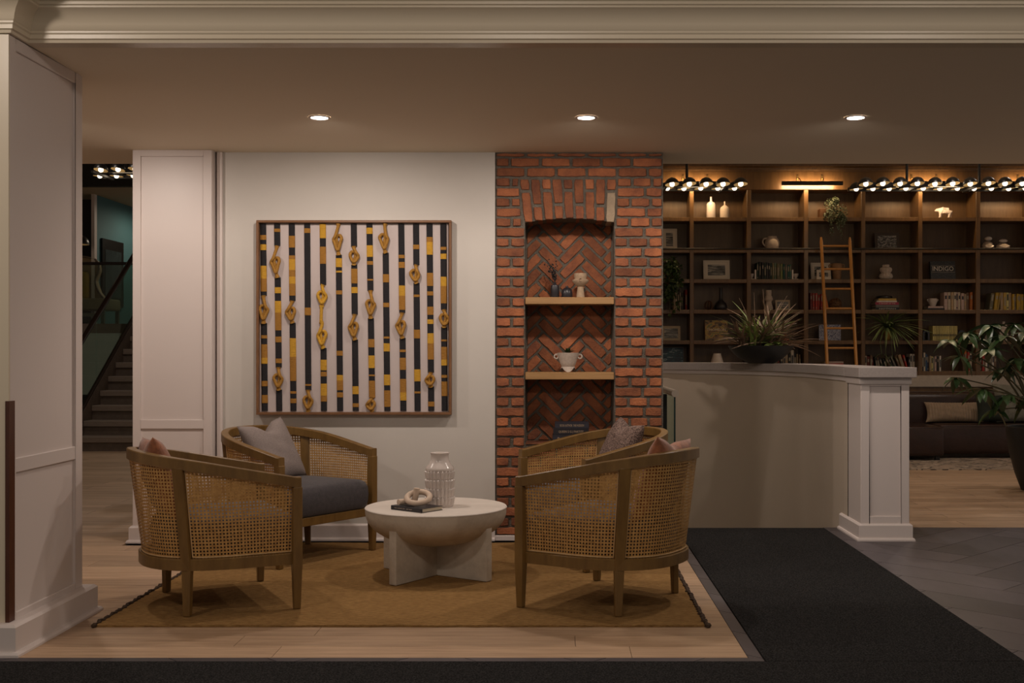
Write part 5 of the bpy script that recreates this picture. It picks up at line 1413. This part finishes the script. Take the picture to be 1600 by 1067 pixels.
for x_, z_ in ((-.06, -.30), (.02, -.22), (-.12, -.18)):
    P = catmull([(0, 0, 18*K), (x_*.6-.02, -.15, 16*K), (x_-.02, -.19, 0), (x_, -.18, z_)], 6)
    obj('runner', MB().tube(P, .003, 5), M['leafs'], spt, local=True)
    for k in range(5): leaf_obj(spt, sl[2], basis(P[-1], 2*PI*k/5, .3) @ Matrix.Scale(.4, 4), 'leafs')

# ---- small-leaved trailing plant (top shelf) and ivy (left bay): leaves too small to pick apart
def small_foliage(parent, spots, n, L, W, m, rnd):
    mb = MB(); r = random.Random(rnd)
    for k in range(n):
        c, s = r.choice(spots)
        d = Vector((r.gauss(0, 1), r.gauss(0, 1), r.gauss(0, 1))).normalized()*s*r.random()**.4
        leaf_mb(L*r.uniform(.6, 1.2), W*r.uniform(.7, 1.2), .3, 3, .2, .8, mb, basis(Vector(c)+d, r.uniform(0, 2*PI), r.uniform(-1.2, .8), r.uniform(-1, 1)))
    return stuff(obj('foliage', mb, M[m], parent, local=True, recalc=False))
tp = shelf_thing('trailing_plant', 'bushy small-leaved trailing plant in a brown pot on the top shelf', 'potted plant', 1303, 0, Y=SY+.08)
obj('pot', MB().box(-21*K, -2*K, -.06, .09, 0, 14*K), M['brownpot'], tp, local=True, bevel=.006)
small_foliage(tp, [((0, -.06, 14*K), 15*K), ((-4*K, -.08, 20*K), 11*K), ((8*K, -.12, 8*K), 13*K), ((6*K, -.14, -2*K), 12*K), ((-8*K, -.14, 2*K), 11*K), ((2*K, -.1, 26*K), 6*K), ((12*K, -.14, -4*K), 7*K)], 900, .030, .020, 'leaff', 4)
for x_, z_ in ((-9, -22), (-6, -30), (7, -24), (9, -34), (4, -18), (12, -15)):
    P = catmull([(x_*.5*K, -.10, 4*K), (x_*.9*K, -.19, -6*K), (x_*K, -.19, z_*K)], 6)
    obj('trailing_stem', MB().tube(P, .002, 4), M['stem'], tp, local=True)
    small_foliage(tp, [(p, 2.2*K) for p in P[5:]], 30, .026, .017, 'leaff', int(x_*7+z_))
iv = shelf_thing('ivy_plant', 'dark ivy spilling down two shelves beside the brick wall', 'potted plant', 1046, 2, Y=SY+.10)
lathe_part(iv, [(6, 0), (8, 2), (9, 14), (8, 14), (1e-3, 12)], 'terra', 'pot')
small_foliage(iv, [((2*K, -.08, 22*K), 13*K), ((8*K, -.1, 14*K), 14*K), ((0, -.12, 6*K), 14*K), ((4*K, -.15, -10*K), 12*K), ((10*K, -.16, -6*K), 9*K), ((-2*K, -.16, -24*K), 10*K)], 420, .060, .05, 'leafi', 9)
for x_, z_ in ((4, -56), (10, -48), (-2, -62), (14, -34)):
    P = catmull([(0, -.1, 8*K), (x_*K, -.2, -8*K), ((x_+2)*K, -.2, z_*K)], 6)
    obj('trailing_stem', MB().tube(P, .003, 4), M['stem'], iv, local=True)
    small_foliage(iv, [(p, 2.0*K) for p in P[5:]], 10, .055, .045, 'leafi', int(x_*5-z_))

# ================================================================ SOFA, RUG
lr = tag(obj('library_rug', MB().box(2.75, 6.6, 12.72, 14.05, .0006, .012), M['organic'], loc=(4.6, 13.4, .0006)), 'cream and brown mosaic-patterned rug before the leather sofa', 'rug')
sf = thing('leather_sofa', 'low dark brown leather modular sofa under the bookcase', 'sofa', (5.4, 14.4, .0125))
def sofa_block(name, x0, x1, y0, y1, z0, z1, r=.05, par=None):
    return obj(name, MB().box(x0-5.4, x1-5.4, y0-14.4, y1-14.4, z0-.0125, z1-.0125), M['leather'], par or sf, local=True, bevel=r, seg=4, smooth=50)
xm = gx(1476, 13.72)
e1 = sofa_block('ottoman_module', 3.86, xm, 13.70, 14.44, .06, .415, .045)
e2 = sofa_block('seat_module', xm+.012, 6.75, 14.00, 14.50, .06, .425, .06)
sofa_block('back_cushion', 4.22, 5.45, 14.45, 14.90, .30, .80, .09)
sofa_block('back_cushion', 5.46, 6.75, 14.45, 14.90, .30, .80, .09)
sofa_block('arm', 3.86, 4.21, 14.45, 14.90, .06, .77, .06)
for par, (x0, x1, y, z) in ((e1, (3.90, xm-.04, 13.705, .40)), (e2, (xm+.06, 6.7, 14.005, .40))):
    obj('piping', MB().tube([(x0-5.4, y-14.4+.004, z-.0125), (x1-5.4, y-14.4+.004, z-.0125)], .006, 6), M['leather'], par, local=True)
for x, y in ((3.93, 13.78), (xm-.07, 13.78), (6.68, 14.08), (6.68, 14.8), (3.93, 14.8)):
    obj('foot', MB().box(x-5.4-.025, x-5.4+.025, y-14.4-.025, y-14.4+.025, 0, .06), M['black'], sf, local=True)
def sofa_pillow(label, x, y, z, w, h, th, lean, m, rib=False, yaw=0):
    o = obj('sofa_pillow', pillow_mb(w, h, th, .0, 90 if rib else 26), M[m], local=True, smooth=70)
    if rib:
        for v in o.data.vertices: v.co.y += .006*math.sin(v.co.x*190)*(1-abs(v.co.x/(w/2))**6)
    o.location = (x, y, z); o.rotation_euler = (R_(-lean), 0, R_(yaw)); tag(o, label, 'pillow', 'pillows on the leather sofa')
sofa_pillow('long ribbed tan lumbar pillow on the leather sofa', gx(1490, 14.36), 14.36, .555, .72, .26, .14, 18, 'corduroy', True)
sofa_pillow('large grey-green square pillow behind the umbrella plant', gx(1592, 14.32), 14.34, .67, .62, .50, .17, 16, 'sage', yaw=4)
sofa_pillow('dark velvet pillow next to the ribbed tan pillow', gx(1545, 14.2), 14.16, .61, .34, .34, .14, 14, 'velvet')

# ================================================================ STAIRWELL GUARD
sg = thing('stairwell_guard', 'clear glass stair guard with a round metal handrail beside the brick wall', 'railing', (.884, 9.7, 0))
obj('glass_panel', MB().box(-.006, .006, -1.06, 1.3, -.10, .98), M['glass'], sg, local=True)
obj('glass_edge', MB().box(-.0062, .0062, -1.066, -1.06, -.10, .98), M['gedge'], sg, local=True)
M['bronze'] = mat('bronze_metal', (.46, .38, .30), .4)
obj('handrail', MB().tube([(0, -1.10, 1.0), (0, 1.3, 1.0)], .027, 20), M['bronze'], sg, local=True, smooth=40)
obj('post', MB().box(-.055, -.025, -.72, -.66, -.10, .98), M['black'], sg, local=True)

# ================================================================ LEFT HALL: STAIRCASE TO THE UPPER LEVEL
RISE, RUN, S0 = .192, .28, 15.1
sc = thing('staircase', 'grey-brown stairs rising away beyond the left column', 'staircase', (-5.6, 16.2, 0))
def sco(name, mb, m, parent=None, **k):
    mb.v = [(x+5.6, y-16.2, z) for x, y, z in mb.v]; return obj(name, mb, M[m], parent or sc, local=True, **k)
for i in range(9):
    z = RISE*(i+1); y = S0+RUN*i
    if i < 8: sco('tread', MB().box(-6.315, -4.7, y-.022, y+RUN+.02, z-.078, z), 'stair', bevel=.008)
    sco('riser', MB().box(-6.315, -4.7, y, y+.02, z-RISE, z-(.078 if i < 8 else 0)), 'riser')
def slope(y, off): return RISE/RUN*(y-S0)+RISE+off
xg = -6.345
sco('stringer', MB().hexa([(xg-.03, S0-.10, 0), (xg+.028, S0-.10, 0), (xg+.028, UY, slope(UY, -.5)), (xg-.03, UY, slope(UY, -.5)), (xg-.03, S0-.10, slope(S0-.1, .13)), (xg+.028, S0-.10, slope(S0-.1, .13)), (xg+.028, UY, slope(UY, .13)), (xg-.03, UY, slope(UY, .13))]), 'riser')
def sloped_bar(off, r, m, nm): sco(nm, MB().tube([(xg, S0-.25, slope(S0-.25, off)), (xg, UY, slope(UY, off))], r, 8), m, smooth=60)
sloped_bar(.155, .026, 'dark_rail', 'base_rail')
sloped_bar(1.06, .036, 'dark_rail', 'handrail')
for a, b in ((S0-.25, 15.88), (15.89, UY)):
    sco('glass_panel', MB().hexa([(xg-.006, a, slope(a, .16)), (xg+.006, a, slope(a, .16)), (xg+.006, b, slope(b, .16)), (xg-.006, b, slope(b, .16)), (xg-.006, a, slope(a, 1.04)), (xg+.006, a, slope(a, 1.04)), (xg+.006, b, slope(b, 1.04)), (xg-.006, b, slope(b, 1.04))]), 'glass')
gu = thing('landing_guard', 'glass guard with dark rail along the upper landing', 'railing', (-7.6, UY+.04, UF))
obj('handrail', MB().box(-2.4, 1.24, -.02, .035, .885, .93), M['dark_rail'], gu, local=True, bevel=.008)
for a, b in ((-2.4, -1.2), (-1.19, .02), (.03, 1.24)):
    obj('glass_panel', MB().box(a, b, -.006, .006, .01, .885), M['glass'], gu, local=True)
# little door under the landing, seen through the glass
struct(obj('door_1', MB().box(-7.18, -6.86, UY-.02, UY-.004, .02, .66), M['dark']))
struct(obj('trim_8', MB().box(-7.24, -7.18, UY-.03, UY-.004, .0, .70), M['paleg']))
# upper room
wc = thing('wingback_chair', 'tan wingback chair with mustard cushion on the upper landing', 'armchair', (-7.62, 18.15, UF))
P = [(-.36, .30), (-.34, .62), (-.33, .98), (-.28, 1.06), (0, 1.09), (.24, 1.06), (.34, 1.00), (.36, .86), (.30, .70), (.36, .52), (.46, .40), (.46, .30)]
obj('wing_back', MB().prism_y(P, .12, .26), M['tanf'], wc, local=True, bevel=.02, seg=3, smooth=40)
obj('frame_trim', MB().tube(catmull([(x, .115, z) for x, z in P[3:11]], 4), .016, 6), M['stair'], wc, local=True, smooth=60)
obj('back_cushion', MB().box(-.28, .22, -.02, .13, .40, .84), M['yellowf'], wc, local=True, bevel=.05, seg=3, smooth=50)
obj('seat', MB().box(-.42, .66, -.42, .24, .22, .40), M['tanf'], wc, local=True, bevel=.03, seg=3, smooth=50)
for x, y in ((-.38, -.38), (.62, -.38), (-.38, .2), (.62, .2)): obj('leg', MB().box(x-.025, x+.025, y-.025, y+.025, 0, .22), M['riser'], wc, local=True)
obj('lower_rail', MB().box(-.40, .64, -.40, -.36, .12, .17), M['stair'], wc, local=True)
M['uprint'] = mat('dim_teal_print', (.055, .075, .078), .3, col2=(.02, .028, .03), vscale=5)
up_ = thing('wall_print', 'dark-framed print on the upper wall coloured as if teal-lit', 'picture', (-7.325, 18.95, 2.1))
obj('frame', MB().box(0, .03, -.45, .45, -.06, 1.03), M['black'], up_, local=True)
obj('print', MB().box(.028, .034, -.34, .34, .10, .86), M['uprint'], up_, local=True)
downlight(-8.47, 20.97, 3.799, 'small warm downlight in the upper landing ceiling', 9, None, lens='disc2', r=.08, col=(1, .78, .5))
fl_ = thing('hall_pendant', 'single cream-lined dome pendant against the dark upper wall', 'pendant lamp', at(124, 382, 17.9))
obj('dome', MB().lathe([(max(1e-6, .15*math.sin(PI/2*i/9)), .15*math.cos(PI/2*i/9)) for i in range(10)], 24, cap=False), M['black'], fl_, local=True, smooth=60)
obj('inner_reflector', MB().lathe([(max(1e-6, .146*math.sin(PI/2*i/9)), .142*math.cos(PI/2*i/9)) for i in range(10)], 24, cap=False), M['cream_inner'], fl_, local=True, smooth=60)
obj('bulb', MB().sphere((0, 0, .03), .035, 8), M['bulb'], fl_, local=True, smooth=80)
obj('cord', MB().tube([(0, 0, .15), (0, 0, 3.8-at(124, 382, 17.9).z)], .006, 6), M['black'], fl_, local=True)

# ================================================================ ADDED DOWNLIGHTS OF LIBRARY, HALL AND LANDING (out of view, put in for more light)
for x, y, lb in ((3.6, 10.4, 'unseen added library downlight above the half wall post'), (5.4, 12.4, 'unseen added library downlight above the mosaic rug'), (1.75, 9.7, 'unseen added library downlight above the stairwell')):
    downlight(x, y, 3.999, lb, 110 if y < 10 else 50, 'added library downlights', size=130, blend=.5)
for x, y, lb in ((-5.6, 10.2, 'unseen added hall downlight nearest the seating bay'), (-5.6, 13.8, 'unseen added hall downlight above the foot of the stairs')):
    downlight(x, y, 5.199, lb, 95, 'added hall downlights', size=120, blend=.5)
downlight(-6.4, 19.6, 3.799, 'unseen added landing downlight before the dark-framed print', 34, 'added landing downlights', lens='disc2', r=.08, col=(1, .85, .65))
